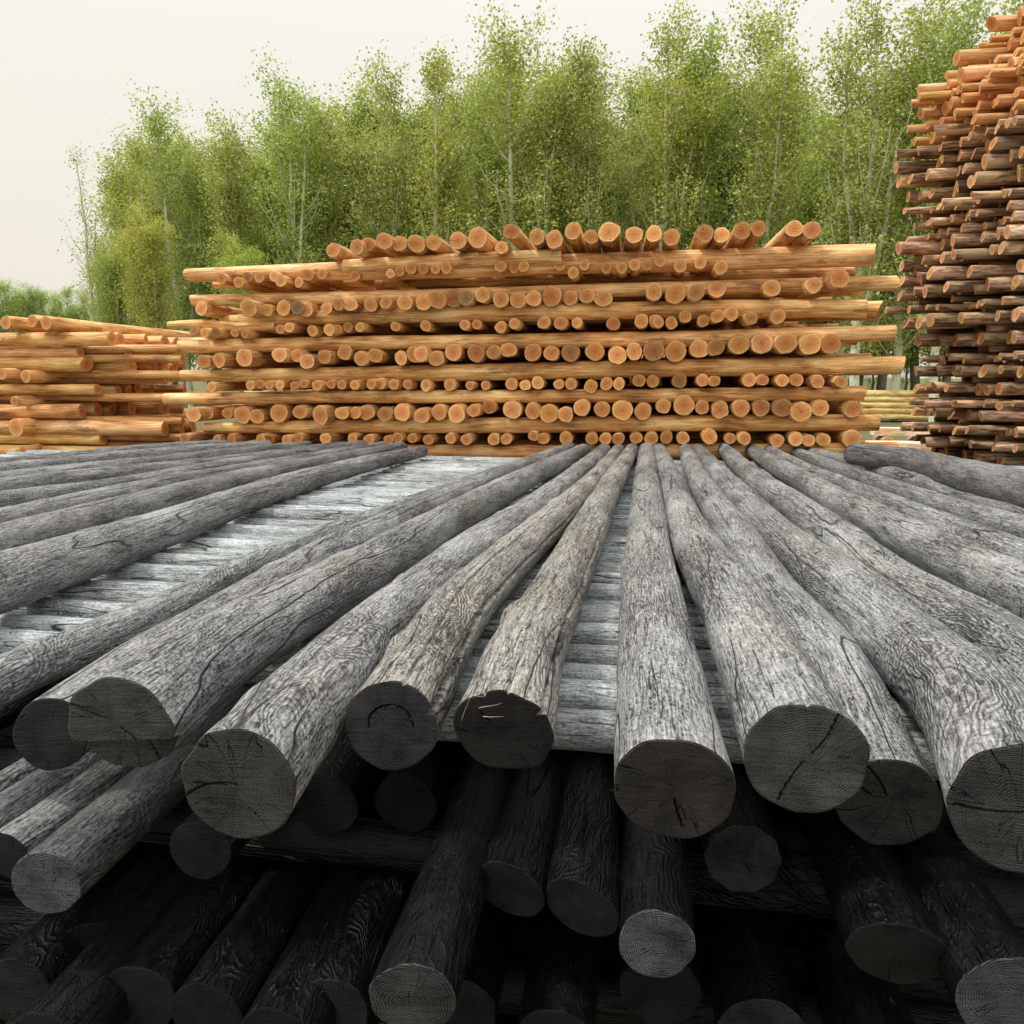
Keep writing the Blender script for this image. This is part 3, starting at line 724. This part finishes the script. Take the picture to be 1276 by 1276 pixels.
for ci, logs in enumerate(CROSS):
    allc = list(logs)
    for dy in (1.5, 2.4, 3.3):
        l0 = logs[0]
        allc.append((l0[0] + 30 * rnd.random(), l0[1], l0[2] - 90 * rnd.random() - 25, l0[3], l0[4] * 0.9, dy))
    for i, (xa, ya, xb, yb, dp, dy) in enumerate(allc):
        yp = YC + 0.06 + rnd.uniform(-.01, .01)
        a = on_y(xa, ya, yp); b = on_y(xb, yb, yp)
        if dy > 1: 
            b.x += 0.35
        a.y += dy; b.y += dy
        r0 = dp / 2 * depth(on_y((xa + xb) / 2, ya, yp)) / F
        m = (a + b) / 2
        q1 = a.lerp(b, .3); q2 = a.lerp(b, .65)
        tp = 0.72 if (ci + i) % 2 == 0 else 0.95
        ctrl = [(a.x, a.y, a.z, r0 * tp), (q1.x, q1.y, q1.z + rnd.uniform(-.015, .015), r0), (q2.x, q2.y, q2.z + rnd.uniform(-.015, .015), r0 * 1.03), (b.x, b.y, b.z, r0 * 1.05)]
        c = rnd.uniform(0.95, 1.1)
        o = build_log('peeled_log', ctrl, M_FRESH, M_FEND, segs=24, rings=40, rough=0.06, knots=4, seed=sd_(), color=(c, c * rnd.uniform(.94, 1.02), c * rnd.uniform(.8, 1.0)), ecolor=fresh_tint(), ends='both',
                      tilt=(rnd.gauss(0, .2), rnd.gauss(0, .15)), tilt_far=(rnd.gauss(0, .2), rnd.gauss(0, .15)))
        tag(o, f'long sideways peeled log, {num(i + 1)} from front in {num(ci + 1)} crosswise layer from top, centre stack', 'log', 'crosswise peeled logs of the centre stack')

for i, (pa, rr_) in enumerate([(478, .085), (512, .11), (546, .09), (440, .12), (408, .09), (376, .10)]):  # logs added at the rear to block daylight through the gaps
    a = on_y(300, pa, YC); b = on_y(1040, pa, YC)
    o = build_log('peeled_log', [(a.x, YC + 4.25, a.z, rr_), ((a.x + b.x) / 2, YC + 4.25, a.z, rr_), (b.x + .5, YC + 4.25, a.z, rr_)], M_FRESH, M_FEND, segs=18, rings=30, rough=0.05, seed=sd_(), color=(.8, .7, .6), ends='both', disc=3)
    tag(o, f'sideways filler log added behind the gaps at the rear of the centre stack, {["third", "second", "lowest", "fourth", "fifth", "topmost"][i]} level', 'log', 'crosswise peeled logs of the centre stack')

# ------------------------------------------------------------------ the left stack of peeled logs
YL = 7.9
LEFT = [  # y at px 0, diameter px, kind, [right ends px], round ends [(px,py,d)]
    ('end', [(7, 402, 17), (40, 400, 16), (57, 402, 17)]),
    ('x', 424, 17, [262, 140, 150, 182, 206, 220]),
    ('x', 438, 12, [100, 160, 222]),
    ('x', 455, 18, [108, 164, 192, 206, 218, 229]),
    ('end', [(2, 466, 15), (32, 469, 16)]),
    ('x', 486, 13, [230, 122, 147, 160, 172, 190]),
    ('end', [(18, 500, 13)]),
    ('x', 512, 18, [102, 122, 140, 164, 205, 228]),
    ('end', [(20, 533, 23)]),
    ('x', 531, 19, [240, 205, 225]),
    ('x', 545, 14, [128, 138, 150, 176, 182, 205]),
    ('end', [(29, 562, 14)]),
    ('x', 562, 15, [235, 190]),
    ('x', 579, 15, [250, 215]),
    ('x', 598, 16, [250, 220]),
]
xl = 0; el = 0
for rowi, rw in enumerate(LEFT):
    if rw[0] == 'end':
        el += 1
        for i, (px, py, dp) in enumerate(rw[1]):
            p = on_y(px, py, YL - 0.22)
            r = dp / 2 * depth(p) / F
            o = build_log('stripped_log', [(p.x, p.y, p.z, r), (p.x + .15, p.y + 1.8, p.z - (.03 if rowi == 0 else 0), r), (p.x + .45, p.y + 3.6, p.z - (.05 if rowi == 0 else 0), r * .95)], M_FRESH, M_FEND, segs=24, rings=20, rough=0.06, seed=sd_(), color=(1, .95, .85), ecolor=fresh_tint(), disc=5)
            tag(o, f'round end-on peeled log, {num(i + 1)} from left in {num(el)} row of ends of the left stack', 'log', 'peeled logs of the left stack')
        # gaps here are kept dark by the set-back fillers added below
        continue
    xl += 1
    _, yy, dp, rights = rw
    for i in range(3):  # slim logs added behind the gaps to keep them dark
        zf = on_y(0, yy + dp / 2 + 3.0, YL).z
        o = build_log('stripped_log', [(on_y(218 - 30 * i, yy, YL).x, YL + 0.14 + .3 * i, zf, .045), (-7.0, YL + 0.14 + .3 * i, zf + .01, .05), (-9.2, YL + .14 + .3 * i, zf, .045)], M_FRESH, M_FEND, segs=14, rings=20, rough=0.07, seed=sd_(), color=(.85, .75, .65), ecolor=fresh_tint(), disc=3)
        tag(o, f'slim added filler log, {num(i + 1)} from front beneath {num(xl)} long layer from top, left stack', 'log', 'peeled logs of the left stack')
    if xl in (3, 5, 6):  # one more log added where daylight came through the gap
        zf = on_y(0, yy + dp / 2 + 9.0, YL).z
        o = build_log('stripped_log', [(on_y(190, yy, YL).x, YL + 0.25, zf, .05), (-7.0, YL + 0.25, zf, .055), (-9.2, YL + .25, zf, .05)], M_FRESH, M_FEND, segs=14, rings=20, rough=0.07, seed=sd_(), color=(.75, .65, .55), ecolor=fresh_tint(), disc=3)
        tag(o, f'dim filler log added low behind the {num(xl)} long layer from top, left stack', 'log', 'peeled logs of the left stack')
    for i, rx in enumerate(sorted(rights)):
        dy = 0.0 + i * 0.26 + (0.02 if xl > 1 else 0)
        pf = on_y(0, yy, YL); r = dp / 2 * depth(pf) / F
        b = on_y(rx, 470 + (yy - 470) * 0.93, YL + dy)
        z = pf.z + rnd.uniform(-.01, .01)
        ctrl = [(b.x, YL + dy, z + rnd.uniform(-.01, .01), r), (b.x - 2.2, YL + dy + rnd.uniform(-.03, .03), z + rnd.uniform(-.012, .012), r * 1.0), (b.x - 4.8, YL + dy, z, r * .92)]
        c = rnd.uniform(.88, 1.08)
        o = build_log('stripped_log', ctrl, M_FRESH, M_FEND, segs=22, rings=30, rough=0.07, knots=3, seed=sd_(), color=(c, c * rnd.uniform(.9, 1.02), c * rnd.uniform(.75, 1.0)), ecolor=fresh_tint(), ends='both',
                      tilt=(rnd.gauss(0, .2), rnd.gauss(0, .15)))
        tag(o, f'sideways peeled log, {num(i + 1)} from front in {num(xl)} long layer from top, left stack', 'log', 'peeled logs of the left stack')

# ------------------------------------------------------------------ the tall right stack, mostly in bark
XR = []
rowc = 0
def edge_px(py):                            # outline of the stack's left end in the photograph
    ks = [(28, 1240), (60, 1225), (90, 1192), (108, 1172), (128, 1148), (160, 1143), (185, 1130), (215, 1142), (268, 1128), (300, 1140), (318, 1116), (345, 1120), (372, 1124), (400, 1124), (430, 1135),
          (470, 1148), (500, 1146), (530, 1130), (560, 1150), (620, 1165), (680, 1165)]
    for (a, b), (c, d) in zip(ks, ks[1:]):
        if a <= py <= c: return b + (d - b) * (py - a) / (c - a)
    return ks[-1][1]
py = 30.0
Y0R = 9.2
ANG = math.tan(R(31))
ri = 0
while py < 640:
    ri += 1
    thick = rnd.random() < 0.55
    dpx = rnd.uniform(12.5, 16) if thick else rnd.uniform(8.5, 11)
    if py < 50: dpx = 20
    e0 = on_y(edge_px(py), py, Y0R)          # far left corner of this layer
    r0 = dpx / 2 * depth(e0) / F
    z = e0.z
    fresh = py < 190
    n = 11 if py < 560 else 7
    yq = Y0R
    i = 0
    while yq > Y0R - 2.9 and i < 13:
        r = r0 * rnd.uniform(0.8, 1.12)
        x = e0.x + (Y0R - yq) * ANG + rnd.gauss(0, 0.085) + (rnd.uniform(-.25, 0) if rnd.random() < .06 else 0)
        if py < 100: x += rnd.uniform(0, .15) * (1 if i else 0)
        th = rnd.gauss(0, 0.02)
        vv = Vector((x, yq, z)) - CP
        if 638 + F * (vv.dot(CR @ Vector((1, 0, 0)))) / vv.dot(FWD) > 1282: break
        L_ = 3.2
        ctrl = [(x, yq, z + rnd.gauss(0, .009), r), (x + L_ * .5, yq + th * L_ * .5, z + rnd.gauss(0, .012), r), (x + L_, yq + th * L_, z + rnd.gauss(0, .035), r * .95)]
        fr = fresh and rnd.random() < (1.0 if py < 150 else 0.75)
        if fr: b_ = rnd.uniform(.75, 1.0); c = (b_, b_ * rnd.uniform(.82, 1), b_ * rnd.uniform(.7, 1.05)); mt = M_FRESH
        else:
            c_ = rnd.uniform(0.85, 1.9); c = (c_, c_ * rnd.uniform(.96, 1.06), c_ * rnd.uniform(.92, 1.08)); mt = M_BARK
        if ri and rnd.random() < 0.03 and not fr: c = (0.25, 0.27, 0.3)
        ec = (rnd.uniform(.7, 1.0),) * 3
        ec = (ec[0], ec[1] * rnd.uniform(.85, 1.05), ec[2] * rnd.uniform(.8, 1.15)) if not fr else ec
        if not fr: ec = (ec[0] * .95, ec[1] * 1.12, ec[2] * 1.35)
        o = build_log('bark_log' if not fr else 'split_log', ctrl, mt, M_FEND, segs=16, rings=12, rough=0.09, knots=1, seed=sd_(), color=c, ecolor=ec, disc=3,
                      tilt=(rnd.gauss(0, .12), rnd.gauss(0, .2)), squash=rnd.uniform(.85, 1.1))
        i += 1
        tag(o, f'{"orange" if fr else "brown"} log, {num(i)} from the far corner in {num(ri)} layer from top, tall right stack', 'log', 'logs of the tall right stack')
        yq -= 2 * r * rnd.uniform(0.95, 1.25)
    # step down a layer; thin poles are added to keep the gap dark
    gap = rnd.uniform(3.5, 7.0)
    eg = on_y(edge_px(py + dpx / 2 + gap / 2), py + dpx / 2 + gap / 2, Y0R)
    rg = (gap + 2.5) / 2 * depth(eg) / F
    for i in range(5):
        yq = Y0R - 0.05 - i * rnd.uniform(0.28, 0.36)
        x = eg.x + (Y0R - yq) * ANG + rnd.uniform(0.10, 0.40)
        c_ = rnd.uniform(.7, 1.2)
        o = build_log('filler_pole', [(x, yq, eg.z, rg), (x + 1.5, yq + rnd.gauss(0, .03), eg.z, rg), (x + 3.0, yq, eg.z, rg)], M_BARK, M_FEND, segs=10, rings=10, rough=0.07, seed=sd_(), color=(c_,) * 3, ecolor=(.7, .7, .7), disc=2)
        tag(o, f'thin added filler pole, {num(i + 1)} from far corner, below {num(ri)} layer of tall right stack', 'pole', 'filler poles added between the layers of the tall right stack')
    py += dpx + gap
# bearers running away from us inside the tall stack, one between every few layers
for k in range(14):
    zz = 0.25 + k * 0.36
    for q in range(2):
        x = 4.3 + q * 0.9 + (0.35 if k > 10 else 0)
        o = build_log('bark_log', [(x + 1.6, 6.0, zz, .07), (x + .6, 7.8, zz, .07), (x - 0.1, 9.3, zz, .065)], M_BARK, M_FEND, segs=14, rings=14, rough=0.06, seed=sd_(), color=(.7, .65, .6))
        tag(o, f'lengthwise bearer log inside tall right stack, {num(k + 1)} level from the ground, {["outer", "inner"][q]} one', 'log', 'bearers of the tall right stack')

# ------------------------------------------------------------------ far yellow poles and boards between the stacks
M_YEL = mat_fresh_side('pale_yellow_pine', 0.1)
for k in range(5):
    for i in range(4):
        py_ = 490 + k * 7.2
        a = on_y(1068, py_, 32.0)
        r = 0.115
        z = a.z
        x0 = a.x + rnd.uniform(-.15, .15); yy = 32 + i * 0.26
        o = build_log('yellow_pole', [(x0, yy, z, r), (x0 + 1.6, yy, z, r * .97), (x0 + 3.3, yy, z, r * .9)], M_YEL, M_FEND, segs=12, rings=10, rough=0.04, seed=sd_(), color=(1.2, 1.55, 1.6), disc=2)
        tag(o, f'pale yellow pole, {num(k + 1)} layer from top and {num(i + 1)} from front in the distant low stack', 'pole', 'yellow poles of the distant low stack')
def board(px, py, w, h, dist, ln, label):
    p = on_z(px, py, 0.0 + h * 8) if False else on_y(px, py, dist)
    V = [(x, y_, z) for z in (0, h) for x, y_ in ((0, 0), (ln, 0), (ln, w), (0, w))]
    Fs = [(0, 3, 2, 1), (4, 5, 6, 7), (0, 1, 5, 4), (1, 2, 6, 5), (2, 3, 7, 6), (3, 0, 4, 7)]
    uv = []
    for f in Fs:
        for v in f: uv.append((V[v][1] + V[v][2], V[v][0]))
    o = bpy.data.objects.new('timber_beam', new_mesh('timber_beam', V, Fs, M_YEL, uv, smooth=False))
    o.location = (p.x, dist, p.z - h); o.color = (1.3, 1.75, 2.8, 1)
    bv = o.modifiers.new('bevel', 'BEVEL'); bv.width = 0.012; bv.segments = 2
    COL.objects.link(o); tag(o, label, 'timber beam')
    return o
b1 = board(1090, 533, 0.35, 0.20, 20.0, 1.5, 'pale yellow squared beam between the centre and right stacks, farther one')
b2 = board(1086, 551, 0.4, 0.20, 14.5, 1.35, 'pale yellow squared beam between the centre and right stacks, nearer one')
# bearers that hold them off the ground
for o_, nm in ((b1, 'farther'), (b2, 'nearer')):
    for q in (0, 1):
        x = o_.location.x + 0.3 + q * 0.8; top = o_.location.z
        r = top / 2 - 0.002
        o = build_log('bearer_log', [(x, o_.location.y - .1, r, r), (x, o_.location.y + .6, r, r)], M_BARK, M_FEND, segs=20, rings=8, rough=0.02, seed=sd_(), disc=3)
        tag(o, f'{["left", "right"][q]} thick log carrying the {nm} pale squared beam', 'log', 'logs under the pale beams')

# ------------------------------------------------------------------ poplar trees
def mat_leaf(name, a, b, c):
    N = NT(name)
    gi = N.n('ShaderNodeNewGeometry').outputs['Random Per Island']
    tc_ = N.n('ShaderNodeTexCoord').outputs['Object']
    cl = N.noise(tc_, 0.55, 3.0, 0.6)
    f = N.math('ADD', N.math('MULTIPLY', gi, 0.45), N.math('MULTIPLY', cl, 0.75))
    col = N.ramp(f, [(0.30, a), (0.62, b), (0.90, c)])
    col = N.mix(1.0, col, N.n('ShaderNodeObjectInfo').outputs['Color'], 'MULTIPLY')
    d = N.n('ShaderNodeBsdfDiffuse'); N.put(d.inputs['Color'], col)
    t = N.n('ShaderNodeBsdfTranslucent'); N.put(t.inputs['Color'], N.mix(1.0, col, (1.1, 1.12, 0.75), 'MULTIPLY'))
    mx = N.n('ShaderNodeMixShader'); mx.inputs[0].default_value = 0.45
    N.t.links.new(d.outputs[0], mx.inputs[1]); N.t.links.new(t.outputs[0], mx.inputs[2])
    N.t.links.new(mx.outputs[0], N.out.inputs['Surface'])
    return N.m
def mat_trunk():
    N = NT('pale_poplar_bark')
    tc_ = N.n('ShaderNodeTexCoord').outputs['Object']
    a = N.noise(N.vmul(tc_, (3, 3, 1.2)), 1.0, 4.0, 0.6); b = N.noise(N.vmul(tc_, (12, 12, 3)), 1.0, 3.0)
    base = N.ramp(N.math('ADD', N.math('MULTIPLY', a, .6), N.math('MULTIPLY', b, .4)), [(0.33, (0.20, 0.19, 0.15)), (0.45, (0.60, 0.60, 0.50)), (0.7, (0.82, 0.82, 0.74))])
    base = N.mix(1.0, base, N.n('ShaderNodeObjectInfo').outputs['Color'], 'MULTIPLY')
    N.bsdf(base, 0.85, b, 0.02, 0.6, 0.1)
    return N.m
M_TRUNK = mat_trunk()
M_LEAF = mat_leaf('poplar_leaves', (0.19, 0.235, 0.070), (0.42, 0.48, 0.155), (0.66, 0.68, 0.29))

def tube_into(V, Fs, pts, rads, seg=6):
    base = len(V)
    for i, (p, r) in enumerate(zip(pts, rads)):
        d = (pts[min(i+1, len(pts)-1)] - pts[max(i-1, 0)]).normalized()
        u = d.cross(Vector((0.3, 1, 0.1))).normalized(); w = d.cross(u)
        for j in range(seg):
            a = 2*math.pi*j/seg
            V.append(tuple(p + (u*math.cos(a) + w*math.sin(a))*r))
    for i in range(len(pts)-1):
        for j in range(seg):
            Fs.append((base+i*seg+j, base+i*seg+(j+1) % seg, base+(i+1)*seg+(j+1) % seg, base+(i+1)*seg+j))

def tree_meshes(seed, H=18.0, width=2.6, leaders=2, n_leaf=12000, base_h=2.4, sparse=0.0):
    g = random.Random(seed); gn = np.random.default_rng(seed)
    V, Fs = [], []
    stems = []
    # main stem
    fork = H * g.uniform(0.22, 0.42)
    p = Vector((0, 0, -0.15)); pts = [p.copy()]; lean = Vector((g.gauss(0, .02), g.gauss(0, .02), 0))
    n = 12
    for i in range(n):
        p = p + Vector((g.gauss(0, .07), g.gauss(0, .07), (H + .15) / n)) + lean * (H / n)
        pts.append(p.copy())
    rads = [0.20 * (1 - i / (n + .6)) ** 0.9 + 0.012 for i in range(n + 1)]
    tube_into(V, Fs, pts, rads, 8); stems.append((pts, rads))
    for l in range(leaders):
        i0 = g.randint(3, 5); st = pts[i0]
        a = g.uniform(0, 6.28); out = Vector((math.cos(a), math.sin(a), 0))
        q = st.copy(); lp = [q.copy()]; m = 8
        Ht = H * g.uniform(0.72, 0.95) - st.z
        for i in range(m):
            q = q + out * (width * 0.42 / m) * (1.9 if i < 3 else 0.6) + Vector((g.gauss(0, .06), g.gauss(0, .06), Ht / m))
            lp.append(q.copy())
        lr = [rads[i0] * .85 * (1 - i / (m + .6)) + 0.01 for i in range(m + 1)]
        tube_into(V, Fs, lp, lr, 6); stems.append((lp, lr))
    centers = []
    for si, (sp_, sr) in enumerate(stems):
        nb = 46 if si == 0 else 22
        for b in range(nb):
            t = g.random() ** 0.8 * 0.985
            idx = t * (len(sp_) - 1); i = int(idx); f = idx - i
            st = sp_[i].lerp(sp_[min(i+1, len(sp_)-1)], f)
            if st.z < base_h: continue
            rel = (st.z - base_h) / (H - base_h)
            ln = width * (0.45 + 0.75 * math.sin(min(.93, rel * .85 + .12) * math.pi) ** 0.7) * g.uniform(.55, 1.1) * (0.65 if si else 1)
            ln *= (1 - 0.22 * rel)
            a = g.uniform(0, 6.28); out = Vector((math.cos(a), math.sin(a), 0))
            up = g.uniform(0.7, 1.5)
            q = st.copy(); bp = [q.copy()]
            for k in range(4):
                q = q + (out * (1 - .13 * k) + Vector((0, 0, up * (1 + .25 * k)))).normalized() * ln / 3.2 + Vector((g.gauss(0, .05), g.gauss(0, .05), 0))
                bp.append(q.copy())
            br = 0.035 * (1 - rel * .6)
            tube_into(V, Fs, bp, [br * (1 - k / 4.6) + .006 for k in range(5)], 4)
            for k in range(1, 5):
                for c in range(3):
                    centers.append((bp[k].lerp(bp[k-1], g.random()) + Vector((g.gauss(0, .22), g.gauss(0, .22), g.gauss(0, .25))), g.uniform(.16, .38), rel))
        for k in range(26):
            t = g.uniform(.45, 1.0); idx = t * (len(sp_) - 1); i = min(int(idx), len(sp_) - 2)
            st = sp_[i].lerp(sp_[i+1], idx - i)
            if st.z > base_h: centers.append((st + Vector((g.gauss(0, .15), g.gauss(0, .15), 0)), .22, 1))
    if sparse: centers = [c for c in centers if g.random() > sparse]
    C = np.array([tuple(c[0]) for c in centers]); sg = np.array([c[1] for c in centers])
    wts = sg ** 1.5; wts /= wts.sum()
    pick = gn.choice(len(C), n_leaf, p=wts)
    P = C[pick] + gn.normal(size=(n_leaf, 3)) * sg[pick][:, None] * np.array([1, 1, 1.1])
    s = gn.uniform(.045, .09, n_leaf)[:, None]
    U = gn.normal(size=(n_leaf, 3)); U /= np.linalg.norm(U, axis=1)[:, None]
    T_ = gn.normal(size=(n_leaf, 3)); Wv = np.cross(U, T_); Wv /= np.linalg.norm(Wv, axis=1)[:, None]
    Nn = np.cross(U, Wv)
    q = np.stack([P - U*s, P + Wv*s*.75 + Nn*s*.15, P + U*s*1.1, P - Wv*s*.75 + Nn*s*.15], 1).reshape(-1, 3)
    me = bpy.data.meshes.new('crown')
    me.vertices.add(len(q)); me.vertices.foreach_set('co', q.astype(np.float32).ravel())
    me.loops.add(n_leaf*4); me.loops.foreach_set('vertex_index', np.arange(n_leaf*4, dtype=np.int32))
    me.polygons.add(n_leaf); me.polygons.foreach_set('loop_start', np.arange(n_leaf, dtype=np.int32)*4)
    me.polygons.foreach_set('loop_total', np.full(n_leaf, 4, dtype=np.int32))
    me.materials.append(M_LEAF); me.update(calc_edges=True); me.validate()
    tm = new_mesh('trunk', V, Fs, M_TRUNK)
    return tm, me
VARS = [tree_meshes(300 + i, leaders=[2, 1, 2, 3, 1, 2, 3][i], n_leaf=16500, width=[2.8, 2.6, 3.1, 2.8, 2.4, 3.2, 2.8][i]) for i in range(7)]
SPARSE = tree_meshes(401, leaders=1, n_leaf=2600, width=1.9, sparse=.35)
BACK = [tree_meshes(350 + i, leaders=2, n_leaf=26000, width=3.0) for i in range(4)]
DENSE = tree_meshes(402, leaders=3, n_leaf=24000, width=3.4, base_h=0.8)
def tree(var, px, py_top, dist, label, group, wid=1.0, col=(1, 1, 1), rot=None, cat='tree', name='poplar_tree'):
    p = on_y(px, py_top, dist)
    e_ = bpy.data.objects.new(name, None); COL.objects.link(e_)
    e_.empty_display_size = 0.5
    e_.location = (p.x, dist, 0)
    s = p.z / 18.4
    e_.scale = (s * wid, s * wid, s)
    e_.rotation_euler = (0, 0, rot if rot is not None else rnd.uniform(0, 6.28))
    for nm, me in (('trunk', var[0]), ('crown', var[1])):
        o = bpy.data.objects.new(nm, me); COL.objects.link(o); o.parent = e_
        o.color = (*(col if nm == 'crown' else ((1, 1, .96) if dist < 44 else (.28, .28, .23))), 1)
    tag(e_, label, cat, group)
    return e_
FRONT = [(102, 192, 40, -1), (178, 168, 39, 2), (212, 142, 38, 5), (278, 148, 38, 0), (352, 92, 37, 3), (412, 135, 39, 1), (478, 86, 38, 2), (548, 78, 37, 4), (610, 95, 40, 0), (655, 38, 37, 5),
         (700, 78, 39, 6), (748, 66, 37, 1), (790, 142, 41, 3), (835, 18, 37, 2), (890, 32, 38, 0), (962, 14, 37, 5), (1015, 140, 41, 4), (1062, 152, 40, 6), (1105, -2, 32, 3), (1160, -6, 33, 2), (1215, -12, 31, 0), (1290, -30, 33, 5), (-60, 330, 95, 1)]
hue = [(1, 1, 1), (1.06, 1.0, .85), (.95, 1.0, 1.0), (1.05, 1.03, 1.0), (.95, 1.02, .9), (1.0, .97, .95)]
n_t = 0
for i, (px, pt, d, v) in enumerate(FRONT[:-1]):
    if v == -1:
        tree(SPARSE, px, pt, d, 'small sparse poplar with thin foliage standing apart at the left end of the tree line', 'poplars of the front row', wid=1.0, rot=1.0); continue
    n_t += 1
    w = ['broad', 'tall', 'dense'][i % 3] if pt > 60 else 'very tall'
    tree(VARS[v], px, pt, d, f'{w} pale-stemmed poplar, {num(n_t)} from left in the front tree row behind the stacks', 'poplars of the front row', wid=rnd.uniform(1.0, 1.2), col=hue[i % 6])
tree(DENSE, 182, 262, 33, 'lower bushy yellowish-green poplar at the left before the taller trees', 'young bushy trees', wid=1.25, col=(1.1, 1.0, .8), name='bushy_tree')
tree(DENSE, 140, 300, 35, 'lowest bushy green tree at the left corner of the wood, beside the left stack', 'young bushy trees', wid=1.3, col=(.95, 1.0, .9), name='bushy_tree')
tree(DENSE, 300, 300, 34, 'low bright green bushy tree behind the left end of the centre stack', 'young bushy trees', wid=1.3, col=(1.05, 1.1, .8), name='bushy_tree')
k = 0
px = 165
while px < 1290:
    k += 1
    top = 200 + 22 * math.sin(px * .02) - (62 if px > 330 else 0) + rnd.uniform(-22, 22) - (35 if px > 600 else 0)
    if 770 < px < 810 or 1000 < px < 1070: top += 60
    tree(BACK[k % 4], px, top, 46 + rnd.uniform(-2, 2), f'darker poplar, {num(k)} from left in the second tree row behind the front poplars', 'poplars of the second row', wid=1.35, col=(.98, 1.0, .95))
    px += 44
k = 0
px = 150
while px < 1290:
    k += 1
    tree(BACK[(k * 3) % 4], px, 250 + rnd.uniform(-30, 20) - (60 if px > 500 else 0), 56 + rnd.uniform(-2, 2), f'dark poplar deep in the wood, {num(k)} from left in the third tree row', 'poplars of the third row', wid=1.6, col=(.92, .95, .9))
    px += 52
k = 0
px = 170
while px < 1290:
    k += 1
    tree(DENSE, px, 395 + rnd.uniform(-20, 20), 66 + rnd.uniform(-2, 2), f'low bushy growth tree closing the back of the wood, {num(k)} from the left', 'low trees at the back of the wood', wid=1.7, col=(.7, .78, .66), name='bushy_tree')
    px += 42
# distant line of trees over the left stack
k = 0
px = -40
while px < 150:
    k += 1
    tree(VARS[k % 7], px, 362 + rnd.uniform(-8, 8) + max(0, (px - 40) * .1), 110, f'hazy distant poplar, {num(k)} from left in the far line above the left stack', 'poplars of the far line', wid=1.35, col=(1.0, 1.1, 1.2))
    px += 13

# ------------------------------------------------------------------ bark litter and slivers, some put in as glints, on the stack
def litter(name, objs, n, smin, smax, mat, seed, zmin=0.35, ymax=3.5):
    g = np.random.default_rng(seed); V, Fs = [], []
    per = max(1, n // len(objs))
    for o in objs:
        me = o.data; mw = np.array(o.matrix_world)
        co = np.empty(len(me.vertices) * 3, np.float32); me.vertices.foreach_get('co', co); co = co.reshape(-1, 3) @ mw[:3, :3].T + mw[:3, 3]
        nr = np.array([v.vector for v in me.vertex_normals], np.float32) @ mw[:3, :3].T
        ok = np.where((nr[:, 2] > zmin) & (co[:, 1] < ymax))[0]
        if len(ok) == 0: continue
        for i in g.choice(ok, per):
            p = co[i] + nr[i] * 0.001
            d = g.normal(size=3); d -= nr[i] * d.dot(nr[i]) * g.uniform(.6, 1.0); d /= np.linalg.norm(d)
            w = np.cross(nr[i], d); L_ = g.uniform(smin, smax) * g.uniform(.4, 1); h = L_ * g.uniform(.05, .16)
            b = len(V); t = nr[i] * h * .7
            V += [tuple(p - w * h * .5), tuple(p + w * h * .5), tuple(p + d * L_ + w * h * .15), tuple(p + t), tuple(p + d * L_ * .7 + t)]
            Fs += [(b, b+1, b+2), (b, b+3, b+1), (b+1, b+3, b+4), (b+1, b+4, b+2), (b, b+2, b+4), (b, b+4, b+3)]
    o = bpy.data.objects.new(name, new_mesh(name, V, Fs, mat, smooth=False))
    COL.objects.link(o); o['kind'] = 'stuff'
    return o
bpy.context.view_layer.update()
low_objs = [o for o in COL.objects if o.name.startswith('tarred_log') and len(o.data.vertices) > 5000]
litter('dark_bark_litter', TOP, 1600, .008, .04, M_TWIG, 5)['label'] = 'dark bark flecks and splinters lying on the grey logs'
litter('pale_litter_and_glints', TOP + low_objs, 420, .003, .014, M_STRAW, 6)['label'] = 'tiny pale wood shavings, and slivers put in as glints on the lower logs'  # pale slivers on the lower logs stand in for glints
